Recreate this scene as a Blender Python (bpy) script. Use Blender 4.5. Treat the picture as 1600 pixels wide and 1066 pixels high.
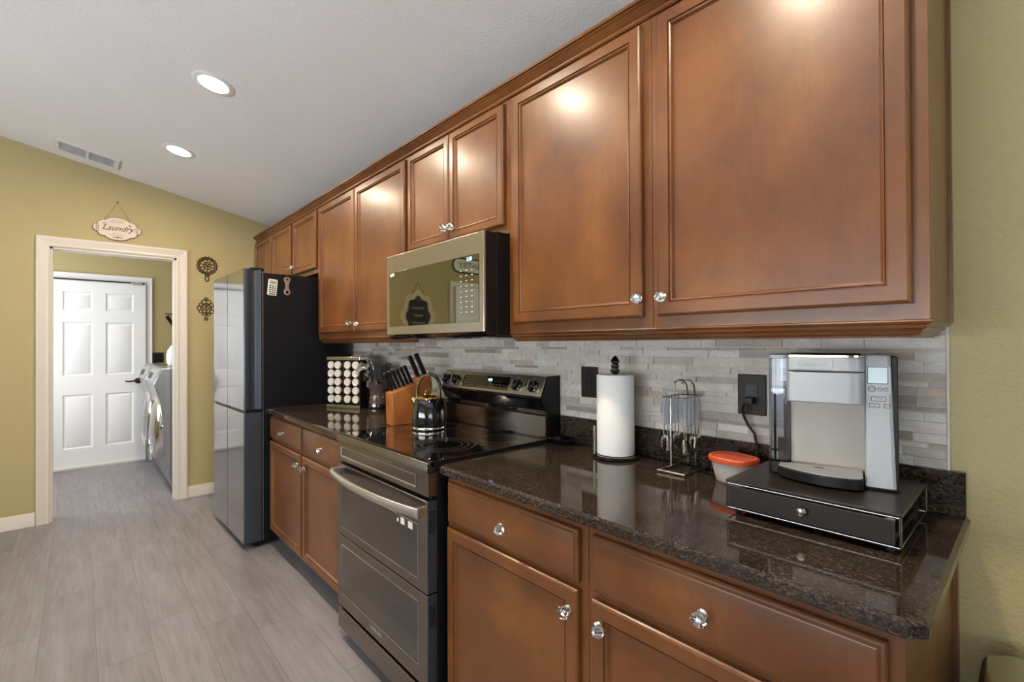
import bpy, math, random
from mathutils import Matrix, Vector
PI=math.pi
for o in list(bpy.data.objects): bpy.data.objects.remove(o)
S=bpy.context.scene
COL=S.collection
# ------------------------------------------------------------------ camera
def _cam():
    f_px=747.5885; yaw,pit,rol=(math.radians(a) for a in (47.8057,0.3383,-0.2667))
    F=Vector((-math.sin(yaw)*math.cos(pit),math.cos(yaw)*math.cos(pit),math.sin(pit)))
    R0=Vector((math.cos(yaw),math.sin(yaw),0)); U0=R0.cross(F)
    R=math.cos(rol)*R0+math.sin(rol)*U0; U=-math.sin(rol)*R0+math.cos(rol)*U0
    cd=bpy.data.cameras.new('camera'); co=bpy.data.objects.new('camera',cd); COL.objects.link(co)
    cd.sensor_width=36; cd.lens=36*f_px/1600; cd.clip_start=.05; cd.clip_end=60
    m=Matrix((R,U,-F)).transposed().to_4x4(); m.translation=Vector((0.1464,-1.5579,1.3272))
    co.matrix_world=m; S.camera=co
_cam()
# ------------------------------------------------------------------ light and exposure
S.view_settings.view_transform='Standard'; S.view_settings.look='None'
S.view_settings.gamma=1; S.view_settings.use_curve_mapping=False
S.view_settings.exposure=0.38
W=bpy.data.worlds.new('daylight'); S.world=W; W.use_nodes=True
W.node_tree.nodes['Background'].inputs[0].default_value=(.72,.86,1,1)
W.node_tree.nodes['Background'].inputs[1].default_value=.4
def area(name,loc,rot,sx,sy,power,color):
    l=bpy.data.lights.new(name,'AREA'); l.shape='RECTANGLE'; l.size=sx; l.size_y=sy; l.energy=power; l.color=color
    o=bpy.data.objects.new(name,l); COL.objects.link(o); o.location=loc; o.rotation_euler=rot
    return o
# added area lamps outside the unseen windows, tilted up to brighten the ceiling
area('right_window_uplight',(3.95,-2.6,1.15),(0,PI/2+1.1,0),1.8,2.8,66,(.78,.89,1))
area('front_window_uplight',(-.9,-5.85,1.15),(PI/2+1.1,0,0),4.4,1.8,235,(.88,.94,1))
area('laundry_fill_lamp',(-5.9,-2.75,1.5),(PI/2,0,0),1.2,1.2,30,(.86,.92,1))  # added fill lamp inside the laundry, whose wall has no window
LIGHT_W=350.0
# ------------------------------------------------------------------ materials
def sock(n,*names):
    for k in names:
        if k in n.inputs: return n.inputs[k]
def pm(name,col,rough=.5,metal=0,coat=0,coat_r=.05,trans=0,ior=1.45,emis=None,es=0,spec=None,aniso=0,alpha=1,sheen=0):
    m=bpy.data.materials.new(name); m.use_nodes=True; b=m.node_tree.nodes['Principled BSDF']
    b.inputs['Base Color'].default_value=(*col,1); b.inputs['Roughness'].default_value=rough
    b.inputs['Metallic'].default_value=metal; b.inputs['IOR'].default_value=ior
    b.inputs['Coat Weight'].default_value=coat; b.inputs['Coat Roughness'].default_value=coat_r
    b.inputs['Transmission Weight'].default_value=trans
    b.inputs['Anisotropic'].default_value=aniso
    if spec is not None: b.inputs['Specular IOR Level'].default_value=spec
    if emis: b.inputs['Emission Color'].default_value=(*emis,1); b.inputs['Emission Strength'].default_value=es
    # a faint procedural variation keeps every surface from being perfectly uniform
    nt=m.node_tree; n=nt.nodes.new('ShaderNodeTexNoise'); n.inputs['Scale'].default_value=35
    g=nt.nodes.new('ShaderNodeNewGeometry'); nt.links.new(g.outputs['Position'],n.inputs['Vector'])
    r=nt.nodes.new('ShaderNodeMapRange'); r.inputs['To Min'].default_value=max(0,rough*.9); r.inputs['To Max'].default_value=min(1,rough*1.1)
    nt.links.new(n.outputs['Fac'],r.inputs['Value']); nt.links.new(r.outputs['Result'],b.inputs['Roughness'])
    return m
def nodes(m): return m.node_tree, m.node_tree.nodes, m.node_tree.links, m.node_tree.nodes['Principled BSDF']
def scaled(nt,sc,rotz=0):
    g=nt.nodes.new('ShaderNodeNewGeometry'); mp=nt.nodes.new('ShaderNodeMapping'); mp.inputs['Scale'].default_value=sc
    mp.inputs['Rotation'].default_value=(0,0,rotz)
    nt.links.new(g.outputs['Position'],mp.inputs['Vector']); return mp.outputs['Vector']
def noise(nt,vec,scale,detail=4,rough=.55,dist=0):
    n=nt.nodes.new('ShaderNodeTexNoise'); n.inputs['Scale'].default_value=scale; n.inputs['Detail'].default_value=detail
    n.inputs['Roughness'].default_value=rough; n.inputs['Distortion'].default_value=dist
    nt.links.new(vec,n.inputs['Vector']); return n.outputs['Fac']
def ramp(nt,fac,stops):
    r=nt.nodes.new('ShaderNodeValToRGB'); e=r.color_ramp.elements
    while len(e)<len(stops): e.new(.5)
    for k,(p,c) in enumerate(stops): e[k].position=p; e[k].color=(*c,1)
    nt.links.new(fac,r.inputs['Fac']); return r.outputs['Color']
def mix(nt,a,b,fac,mode='MIX'):
    n=nt.nodes.new('ShaderNodeMix'); n.data_type='RGBA'; n.blend_type=mode
    for s,v in ((n.inputs['Factor'],fac),(n.inputs['A'],a),(n.inputs['B'],b)):
        if isinstance(v,(int,float)): s.default_value=v
        elif isinstance(v,tuple): s.default_value=(*v,1)
        else: nt.links.new(v,s)
    return n.outputs['Result']
def bump(nt,b,h,strength,dist=.002):
    n=nt.nodes.new('ShaderNodeBump'); n.inputs['Strength'].default_value=strength; n.inputs['Distance'].default_value=dist
    nt.links.new(h,n.inputs['Height']); nt.links.new(n.outputs['Normal'],b.inputs['Normal'])
def math_(nt,op,a,b=None):
    n=nt.nodes.new('ShaderNodeMath'); n.operation=op
    for i,v in enumerate((a,b)):
        if v is None: continue
        if isinstance(v,(int,float)): n.inputs[i].default_value=v
        else: nt.links.new(v,n.inputs[i])
    return n.outputs[0]
def wood(name,dark,mid,light,rough=.36,coat=.4,vert=True):
    m=pm(name,mid,rough,coat=coat,coat_r=.23); nt,N,L,b=nodes(m)
    blot=noise(nt,scaled(nt,(1,1,.75)),3.6,5,.58,.25)
    gr=noise(nt,scaled(nt,(110,110,3.5) if vert else (2.2,60,60)),3,4,.6)
    c1=ramp(nt,blot,[(.30,dark),(.5,mid),(.72,light)])
    c2=ramp(nt,gr,[(.3,(.90,.89,.88)),(.7,(1.05,1.05,1.05))])
    L.new(mix(nt,c1,c2,.85,'MULTIPLY'),b.inputs['Base Color'])
    b.inputs['Specular IOR Level'].default_value=.5
    return m
M={}
M['wood']=wood('stained_maple',(.105,.032,.0072),(.155,.052,.0110),(.225,.084,.0185))
M['block']=wood('acacia_block',(.12,.038,.010),(.36,.118,.027),(.50,.19,.045),.4,.1)
M['tan_wood']=wood('beech_utensil',(.35,.22,.10),(.5,.34,.16),(.6,.42,.22),.5,0)
def _paint(name,col,bs,bd):
    m=pm(name,col,.62,spec=.3); nt,N,L,b=nodes(m)
    v=scaled(nt,(1,1,1)); h=noise(nt,v,bs,3,.6)
    hh=ramp(nt,h,[(.42,(0,0,0)),(.62,(1,1,1))]); bump(nt,b,hh,bd,.003)
    L.new(mix(nt,col,tuple(c*1.08 for c in col),noise(nt,v,1.5,2)),b.inputs['Base Color'])
    return m
M['paint']=_paint('olive_wall_paint',(.44,.365,.185),75,.30)
M['ceil']=_paint('ceiling_paint',(.82,.81,.80),85,.14)
M['trimw']=pm('trim_paint',(.70,.635,.56),.35)
M['doorw']=pm('door_paint',(.82,.83,.86),.35)
M['white']=pm('white_enamel',(.8,.8,.8),.35)
def _granite():
    m=pm('brown_granite',(.05,.04,.03),.055,ior=1.5); nt,N,L,b=nodes(m)
    v=scaled(nt,(1,1,1)); a=noise(nt,scaled(nt,(1.0,2.4,1.6),.5),120,5,.75,.8)
    c=ramp(nt,a,[(.38,(.008,.006,.005)),(.50,(.034,.024,.018)),(.60,(.095,.070,.051)),(.74,(.24,.19,.145))])
    big=noise(nt,v,7,3); c=mix(nt,c,ramp(nt,big,[(.35,(.55,.5,.45)),(.7,(1.1,1.05,1)) ]),.7,'MULTIPLY')
    L.new(c,b.inputs['Base Color']); return m
M['granite']=_granite()
def _tile():
    m=pm('stone_mosaic',(.5,.48,.45),.55); nt,N,L,b=nodes(m)
    at=N.new('ShaderNodeAttribute'); at.attribute_name='tile'
    n1=noise(nt,scaled(nt,(1,1,2.5)),60,5,.7,.5); n2=noise(nt,scaled(nt,(1,1,1)),14,4,.6)
    c=mix(nt,at.outputs['Color'],ramp(nt,n1,[(.3,(.72,.70,.68)),(.7,(1.15,1.15,1.14))]),.7,'MULTIPLY')
    c=mix(nt,c,ramp(nt,n2,[(.35,(.86,.84,.82)),(.65,(1.06,1.06,1.06))]),.8,'MULTIPLY')
    L.new(c,b.inputs['Base Color']); bump(nt,b,n1,.25,.001); return m
M['tile']=_tile()
M['grout']=pm('grout',(.60,.58,.55),.8)
def _floor():
    m=pm('grey_vinyl_plank',(.3,.28,.27),.38); nt,N,L,b=nodes(m)
    g=N.new('ShaderNodeNewGeometry'); s=N.new('ShaderNodeSeparateXYZ'); L.new(g.outputs['Position'],s.inputs[0])
    yy=math_(nt,'DIVIDE',math_(nt,'ADD',s.outputs['Y'],1.5+.1875*80),.1875)
    row=math_(nt,'FLOOR',yy); fy=math_(nt,'FRACT',yy)
    wn=N.new('ShaderNodeTexWhiteNoise'); wn.noise_dimensions='1D'; L.new(row,wn.inputs['W'])
    xx=math_(nt,'ADD',math_(nt,'DIVIDE',math_(nt,'ADD',s.outputs['X'],30),1.22),wn.outputs['Value'])
    ix=math_(nt,'FLOOR',xx); fx=math_(nt,'FRACT',xx)
    cb=N.new('ShaderNodeCombineXYZ'); L.new(row,cb.inputs[0]); L.new(ix,cb.inputs[1])
    w2=N.new('ShaderNodeTexWhiteNoise'); w2.noise_dimensions='2D'; L.new(cb.outputs[0],w2.inputs['Vector'])
    off=N.new('ShaderNodeVectorMath'); off.operation='MULTIPLY_ADD'; off.inputs[1].default_value=(7,13,5)
    L.new(w2.outputs['Color'],off.inputs[0]); L.new(g.outputs['Position'],off.inputs[2])
    mp=N.new('ShaderNodeMapping'); mp.inputs['Scale'].default_value=(1.6,22,1); L.new(off.outputs[0],mp.inputs['Vector'])
    n1=noise(nt,mp.outputs[0],2.2,6,.62,.6)
    mp2=N.new('ShaderNodeMapping'); mp2.inputs['Scale'].default_value=(1.2,5,1); L.new(off.outputs[0],mp2.inputs['Vector'])
    n2=noise(nt,mp2.outputs[0],1.6,3,.5,.8)
    c=ramp(nt,n1,[(.25,(.185,.168,.172)),(.5,(.24,.225,.232)),(.75,(.29,.275,.287))])
    c=mix(nt,c,ramp(nt,n2,[(.3,(.84,.81,.80)),(.65,(1.04,1.04,1.06))]),.8,'MULTIPLY')
    tone=ramp(nt,w2.outputs['Value'],[(0,(.90,.89,.89)),(1,(1.04,1.04,1.05))]); c=mix(nt,c,tone,1.0,'MULTIPLY')
    e1=math_(nt,'LESS_THAN',fy,.012); e2=math_(nt,'LESS_THAN',fx,.0025); e=math_(nt,'MAXIMUM',e1,e2)
    c=mix(nt,c,(.10,.09,.085),math_(nt,'MULTIPLY',e,.7)); L.new(c,b.inputs['Base Color'])
    bump(nt,b,n1,.08,.001); return m
M['floor']=_floor()
def _brushed(name,col,rough,sc):
    m=pm(name,col,rough,metal=1); nt,N,L,b=nodes(m)
    n=noise(nt,scaled(nt,sc),8,3); r=N.new('ShaderNodeMapRange'); r.inputs['To Min'].default_value=rough*.95; r.inputs['To Max'].default_value=rough*1.08
    L.new(n,r.inputs['Value']); L.new(r.outputs['Result'],b.inputs['Roughness']); return m
M['dsteel']=_brushed('dark_stainless',(.26,.238,.212),.20,(2,2,120))
M['fsteel']=_brushed('dark_mirror_stainless',(.40,.39,.385),.09,(2,2,60))
M['msteel']=_brushed('bronze_stainless',(.52,.475,.40),.26,(8,2,300))
M['steel']=_brushed('brushed_steel',(.66,.65,.64),.28,(2,2,90))
M['silver']=pm('silver_plastic',(.36,.37,.385),.42,metal=.35)
M['cpanel']=pm('champagne_panel',(.40,.37,.325),.5,metal=.3)
M['jarlid']=pm('satin_tin_lid',(.74,.70,.62),.3,metal=.35)
M['pattern']=pm('dark_rose_glaze',(.16,.05,.04),.4)
M['chrome']=pm('chrome',(.8,.8,.8),.08,metal=1)
M['black']=pm('black_plastic',(.007,.007,.008),.34,spec=.35)
M['blackg']=pm('black_gloss',(.006,.006,.007),.06,coat=1)
M['bside']=pm('textured_black_steel',(.006,.0065,.009),.42,spec=.32)
M['wire']=pm('dark_chrome_wire',(.30,.29,.28),.2,metal=1)
M['glassblk']=pm('black_ceramic_glass',(.004,.004,.004),.03,coat=1,coat_r=.01)
M['mirrorglass']=pm('tinted_mirror_glass',(.27,.26,.185),.03,metal=1)
M['ovenglass']=pm('tinted_oven_glass',(.05,.042,.034),.06,metal=.55,coat=1)
M['crystal']=pm('crystal',(1,1,1),.0,trans=1,ior=1.55)
M['clear']=pm('clear_acrylic',(.9,.93,1),.02,trans=1,ior=1.3)
M['smoke']=pm('smoked_glass',(.30,.22,.19),.05,trans=.75,ior=1.4)
M['frost']=pm('frosted_plastic',(.75,.70,.64),.3,trans=.55,ior=1.25)
M['red']=pm('red_plastic_lid',(.62,.09,.025),.35)
M['paper']=pm('paper_towel',(.88,.87,.84),.9)
M['bronze']=pm('bronze_plate',(.022,.015,.011),.42,spec=.3)
M['acrylic']=pm('blue_grey_acrylic',(.80,.86,.95),.05,trans=.8)
M['iron']=pm('bronzed_iron',(.10,.065,.03),.4,metal=.6)
M['gold']=pm('gold_metal',(.85,.52,.16),.16,metal=1)
M['khandle']=pm('smoky_brass',(.42,.36,.22),.2,metal=.9)
M['cream']=pm('cream_sign',(.72,.62,.52),.7)
M['brown']=pm('brown_ink',(.16,.09,.05),.7)
M['tape']=pm('cream_plastic',(.72,.70,.62),.4)
M['lcd']=pm('grey_lcd',(.30,.31,.27),.3)
M['btn']=pm('dark_buttons',(.06,.06,.06),.5)
M['lens']=pm('lamp_lens',(1,1,1),.5,emis=(1,.83,.62),es=LIGHT_W)
M['fill_lens']=pm('fill_lamp_lens',(1,1,1),.5,emis=(1,.93,.82),es=34)  # glow of the added laundry dome lamp
M['screen']=pm('lit_lcd_screen',(.55,.68,.70),.15,emis=(.62,.80,.84),es=.12)
M['blue']=pm('blue_led',(.05,.1,.3),.4,emis=(.25,.45,1),es=6)
M['mark']=pm('pale_marking',(.34,.33,.28),.4)
M['ring']=pm('burner_marking',(.10,.095,.09),.3)
M['sticker']=pm('white_sticker',(.75,.74,.68),.5)
M['chalk']=pm('chalkboard',(.02,.022,.03),.7)
M['chalkp']=pm('chalk_paint',(.55,.6,.35),.8)
M['tanboard']=pm('pale_tan_board',(.62,.50,.34),.6)
M['tanwood']=pm('tan_board',(.42,.30,.17),.6)
M['kick']=pm('toe_kick_vinyl',(.11,.10,.105),.5)
M['applg']=_brushed('blue_grey_steel',(.11,.135,.165),.25,(2,2,40))
M['gunsil']=pm('pale_machine_front',(.36,.36,.37),.26,metal=.8)
M['daylit_edge']=pm('daylit_door_edge',(.075,.09,.115),.30,metal=.6)  # cool daylight on the door sides painted in as blue-grey
M['fpod']=pm('brown_black_steel',(.016,.012,.010),.32)
M['trash']=_brushed('brushed_can_steel',(.55,.54,.48),.22,(90,2,2))
M['cord']=pm('black_cord',(.015,.013,.012),.5)
M['win']=pm('window_glass',(1,1,1),0,trans=1,ior=1.01)
M['vinyl']=pm('vinyl_frame',(.8,.8,.8),.4)
# ------------------------------------------------------------------ mesh builder
class MB:
    def __init__(s): s.v=[];s.f=[];s.m=[];s.X=Matrix.Identity(4)
    def at(s,loc=(0,0,0),rot=(0,0,0)):
        from mathutils import Euler
        s.X=Matrix.Translation(loc)@Euler(rot).to_matrix().to_4x4(); return s
    def add(s,vs,fs,mi=0):
        n=len(s.v); s.v+=[tuple(s.X@Vector(v)) for v in vs]; s.f+=[tuple(n+i for i in f) for f in fs]; s.m+=[mi]*len(fs); return s
    def box(s,x0,x1,y0,y1,z0,z1,mi=0):
        x0,x1=sorted((x0,x1));y0,y1=sorted((y0,y1));z0,z1=sorted((z0,z1))
        return s.add([(x0,y0,z0),(x1,y0,z0),(x1,y1,z0),(x0,y1,z0),(x0,y0,z1),(x1,y0,z1),(x1,y1,z1),(x0,y1,z1)],
          [(0,3,2,1),(4,5,6,7),(0,1,5,4),(1,2,6,5),(2,3,7,6),(3,0,4,7)],mi)
    def prism(s,pts,axis,a,b,mi=0):
        # pts: 2D outline; axis 'x' -> (y,z), 'y' -> (x,z), 'z' -> (x,y)
        def P(p,t): return {'x':(t,p[0],p[1]),'y':(p[0],t,p[1]),'z':(p[0],p[1],t)}[axis]
        n=len(pts); vs=[P(p,a) for p in pts]+[P(p,b) for p in pts]
        ar=sum(pts[i][0]*pts[(i+1)%n][1]-pts[(i+1)%n][0]*pts[i][1] for i in range(n))
        flip=(ar<0)^(axis=='y')^(b<a)
        fs=[tuple(reversed(range(n))),tuple(range(n,2*n))]+[(i,(i+1)%n,n+(i+1)%n,n+i) for i in range(n)]
        if flip: fs=[tuple(reversed(f)) for f in fs]
        return s.add(vs,fs,mi)
    def lathe(s,prof,seg=32,mi=0,sx=1,sy=1):
        vs=[];fs=[];n=len(prof)
        for r,z in prof:
            for k in range(seg):
                a=2*PI*k/seg; vs.append((r*math.cos(a)*sx,r*math.sin(a)*sy,z))
        for i in range(n-1):
            for k in range(seg):
                k2=(k+1)%seg; fs.append((i*seg+k,i*seg+k2,(i+1)*seg+k2,(i+1)*seg+k))
        if prof[0][0]>1e-6: fs.append(tuple(reversed(range(seg))))
        if prof[-1][0]>1e-6: fs.append(tuple((n-1)*seg+k for k in range(seg)))
        return s.add(vs,fs,mi)
    def tube(s,path,r,seg=8,mi=0,closed=False,flat=1):
        P=[Vector(p) for p in path]; n=len(P); vs=[];fs=[]; up=None
        rr=r if isinstance(r,(list,tuple)) else [r]*n
        for i in range(n):
            if closed: t=(P[(i+1)%n]-P[i-1])
            else: t=P[min(i+1,n-1)]-P[max(i-1,0)]
            t.normalize()
            if up is None:
                up=Vector((0,0,1)) if abs(t.z)<.9 else Vector((1,0,0))
            a=t.cross(up); 
            if a.length<1e-5: a=t.cross(Vector((0,1,0)))
            a.normalize(); b=a.cross(t).normalized(); up=b
            for k in range(seg):
                q=2*PI*k/seg; vs.append(P[i]+rr[i]*(math.cos(q)*a+math.sin(q)*flat*b))
        for i in range(n if closed else n-1):
            j=(i+1)%n
            for k in range(seg):
                k2=(k+1)%seg; fs.append((i*seg+k2,i*seg+k,j*seg+k,j*seg+k2))
        if not closed:
            fs.append(tuple(range(seg))); fs.append(tuple(reversed(range((n-1)*seg,n*seg))))
        return s.add(vs,fs,mi)
    def ring(s,c,R,r,axis='z',seg=28,ms=6,mi=0,a0=0,a1=2*PI,sx=1,sy=1):
        full=abs(a1-a0-2*PI)<1e-6; n=seg if full else seg+1; pts=[]
        for k in range(n):
            a=a0+(a1-a0)*k/seg; u,v=R*math.cos(a)*sx,R*math.sin(a)*sy
            pts.append(Vector(c)+Vector({'z':(u,v,0),'y':(u,0,v),'x':(0,u,v)}[axis]))
        return s.tube(pts,r,ms,mi,closed=full)
    def ell(s,c,rx,ry,rz,seg=20,rg=12,mi=0):
        vs=[];fs=[]
        for i in range(rg+1):
            t=PI*i/rg
            for k in range(seg):
                a=2*PI*k/seg; vs.append((c[0]+rx*math.sin(t)*math.cos(a),c[1]+ry*math.sin(t)*math.sin(a),c[2]-rz*math.cos(t)))
        for i in range(rg):
            for k in range(seg):
                k2=(k+1)%seg; fs.append((i*seg+k,i*seg+k2,(i+1)*seg+k2,(i+1)*seg+k))
        return s.add(vs,fs,mi)
    def loops(s,L,cap0=True,cap1=True,mi=0):
        n=len(L[0]); vs=[p for l in L for p in l]; fs=[]
        for i in range(len(L)-1):
            for k in range(n):
                k2=(k+1)%n; fs.append((i*n+k,i*n+k2,(i+1)*n+k2,(i+1)*n+k))
        if cap0: fs.append(tuple(reversed(range(n))))
        if cap1: fs.append(tuple((len(L)-1)*n+k for k in range(n)))
        return s.add(vs,fs,mi)
    def text(s,txt,size,mat,mi=0,ext=.0003,align='CENTER',shear=0,bold=0):
        cu=bpy.data.curves.new('t','FONT'); cu.body=txt; cu.size=size; cu.extrude=ext; cu.align_x=align; cu.align_y='CENTER'
        cu.shear=shear; cu.offset=bold; cu.resolution_u=3
        ob=bpy.data.objects.new('t',cu); COL.objects.link(ob); bpy.context.view_layer.update()
        me=bpy.data.meshes.new_from_object(ob)
        s.add([mat@v.co for v in me.vertices],[tuple(p.vertices) for p in me.polygons],mi)
        bpy.data.objects.remove(ob); bpy.data.curves.remove(cu); bpy.data.meshes.remove(me); return s
def rrect(w,h,r,n=5,cx=0,cy=0):
    o=[]
    for sx,sy,a in ((1,-1,-PI/2),(1,1,0),(-1,1,PI/2),(-1,-1,PI)):
        for k in range(n+1):
            t=a+PI/2*k/n; o.append((cx+sx*(w/2-r)+r*math.cos(t),cy+sy*(h/2-r)+r*math.sin(t)))
    return o
def build(name,mb,mats,bevel=0,smooth=True,ang=35,seg=2):
    me=bpy.data.meshes.new(name); me.from_pydata(mb.v,[],mb.f)
    if not isinstance(mats,(list,tuple)): mats=[mats]
    for m in mats: me.materials.append(M[m] if isinstance(m,str) else m)
    me.polygons.foreach_set('material_index',mb.m); me.validate(); me.update()
    if smooth:
        me.polygons.foreach_set('use_smooth',[True]*len(me.polygons)); me.set_sharp_from_angle(angle=math.radians(ang))
    o=bpy.data.objects.new(name,me); COL.objects.link(o)
    if bevel:
        b=o.modifiers.new('bevel','BEVEL'); b.width=bevel; b.segments=seg; b.limit_method='ANGLE'; b.angle_limit=math.radians(40); b.harden_normals=smooth
    return o
def tag(o,label,cat,group=None,kind=None):
    if label: o['label']=label
    if cat: o['category']=cat
    if group: o['group']=group
    if kind: o['kind']=kind
    return o
def struct(name,mb,mats,label=None,**k):
    o=build(name,mb,mats,**k); o['kind']='structure'
    if label: o['label']=label
    return o
class Thing:
    def __init__(s,name,label,cat,loc=(0,0,0),rz=0,group=None,rot=None):
        s.o=bpy.data.objects.new(name,None); COL.objects.link(s.o); s.o.empty_display_size=.05
        s.o.location=loc; s.o.rotation_euler=rot if rot else (0,0,rz); tag(s.o,label,cat,group); s.loc=Vector(loc)
    def part(s,name,mb,mats,parent=None,world=False,label=None,**k):
        if world: mb.v=[tuple(Vector(v)-s.loc) for v in mb.v]
        o=build(name,mb,mats,**k); o.parent=parent or s.o
        if label: o['label']=label
        return o
def solo(name,label,cat,mb,mats,loc=(0,0,0),rz=0,group=None,world=False,**k):
    if world: mb.v=[tuple(Vector(v)-Vector(loc)) for v in mb.v]
    o=build(name,mb,mats,**k); o.location=loc; o.rotation_euler=(0,0,rz); return tag(o,label,cat,group)
# ================================================================== room shell
XW=-4.8544; XE=3.6; YF=-5.5; CZ=2.4433; CS=.2004
def cz(y): return CZ-CS*y
struct('floor',MB().box(-7.0,XE+.1,YF-.1,.1,-.05,0),'floor',smooth=False)
struct('ceiling',MB().prism([(.12,cz(.12)),(YF-.12,cz(YF-.12)),(YF-.12,cz(YF-.12)+.1),(.12,cz(.12)+.1)],'x',XW-.12,XE+.12),'ceil',smooth=False)
struct('wall_back',MB().box(-6.9,XE+.12,0,.12,0,2.5),'paint',smooth=False)
DY0,DY1,DZ=-1.716,-.930,2.078         # laundry doorway
mb=MB().box(XW-.12,XW,DY1,0,0,cz(0)-.002).box(XW-.12,XW,DY0,DY1,DZ,2.44).box(XW-.12,XW,YF,DY0,0,2.44)
mb.prism([(-.001,2.44),(YF,2.44),(YF,cz(YF)),(-.001,cz(0))],'x',XW-.12,XW)
struct('wall_left',mb,'paint',smooth=False)
# right wall and front wall, each with a wide glazed opening
mb=MB().box(XE,XE+.12,YF,-4.0,0,3.6).box(XE,XE+.12,-1.2,0,0,2.7).box(XE,XE+.12,-4.0,-1.2,2.35,3.3).box(XE,XE+.12,-4.0,-1.2,0,.35)
struct('wall_right',mb,'paint',smooth=False)
mb=MB().box(XW,-3.1,YF-.12,YF,0,3.6).box(1.3,XE,YF-.12,YF,0,3.6).box(-3.1,1.3,YF-.12,YF,2.35,3.6).box(-3.1,1.3,YF-.12,YF,0,.35)
struct('wall_front',mb,'paint',smooth=False)
fm=MB()
for y in (-4.0,-2.64,-1.26): fm.box(XE+.03,XE+.09,y,y+.06,.35,2.35)
for z in (.35,1.35,2.29): fm.box(XE+.03,XE+.09,-4.0,-1.2,z,z+.06)
w=struct('window_1',fm,'vinyl'); g=build('pane',MB().box(XE+.055,XE+.06,-3.98,-1.22,.38,2.32),'win'); g.parent=w
fm=MB()
for x in (-3.1,-1.66,-.2,1.24): fm.box(x,x+.06,YF-.09,YF-.03,.35,2.35)
for z in (.35,1.35,2.29): fm.box(-3.1,1.3,YF-.09,YF-.03,z,z+.06)
w=struct('window_2',fm,'vinyl'); g=build('pane',MB().box(-3.08,1.28,YF-.06,YF-.055,.38,2.32),'win'); g.parent=w
# laundry room shell
LX=-6.78
struct('wall_laundry_far',MB().box(LX-.12,LX,-3.4,.1,0,2.46),'paint',smooth=False)
struct('wall_laundry_side',MB().box(LX,XW-.12,-3.0,-2.88,0,2.46),'paint',smooth=False)
struct('ceiling_laundry',MB().box(LX-.1,XW-.121,-3.0,.05,2.44,2.5),'ceil',smooth=False)
# baseboards
def bbprof(y0,y1,x):  # against a wall facing +x
    pr=[(0,0),(.014,0),(.014,.055),(.011,.062),(.011,.082),(.006,.098),(0,.098)]
    return MB().prism([(x+a,b) for a,b in pr],'y',y0,y1)
struct('baseboard_left',bbprof(-5.5,-1.795,XW),'trimw'); struct('baseboard_left_short',bbprof(-.853,-.03,XW),'trimw')
struct('baseboard_back',MB().prism([(-a,b) for a,b in [(0,0),(.014,0),(.014,.055),(.011,.082),(.006,.098),(0,.098)]],'x',.03,XE),'trimw')
struct('baseboard_laundry',bbprof(-.92,-.05,LX),'trimw')
# casings: mitred profile around an opening in a wall facing +x
def casing(name,x,y0,y1,zt,w=.074,mat='trimw',jamb=.12):
    prof=[(0,.0),(0,.012),(.010,.016),(.022,.013),(.045,.018),(.062,.022),(w,.022),(w,0)]
    mb=MB(); L=[]
    for (a,d) in prof:   # a: distance outwards from opening, d: proud of wall
        L.append([(x+d,y0-a,0),(x+d,y0-a,zt+a),(x+d,y1+a,zt+a),(x+d,y1+a,0)])
    for i in range(len(L)-1):
        for k in range(3): mb.add([L[i][k],L[i][k+1],L[i+1][k+1],L[i+1][k]],[(0,1,2,3)])
    for k in (0,3):
        mb.add([l[k] for l in L],[tuple(range(len(L)))])
    if jamb:
        mb.box(x-jamb-.003,x+.002,y0-.001,y0+.016,0,zt).box(x-jamb-.003,x+.002,y1-.016,y1+.001,0,zt).box(x-jamb-.003,x+.002,y0,y1,zt-.016,zt+.001)
    return struct(name,mb,mat,ang=25)
casing('trim_1',XW,DY0,DY1,DZ)
casing('trim_2',LX,-1.765,-.985,2.045,w=.058,mat='doorw',jamb=0)
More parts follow.
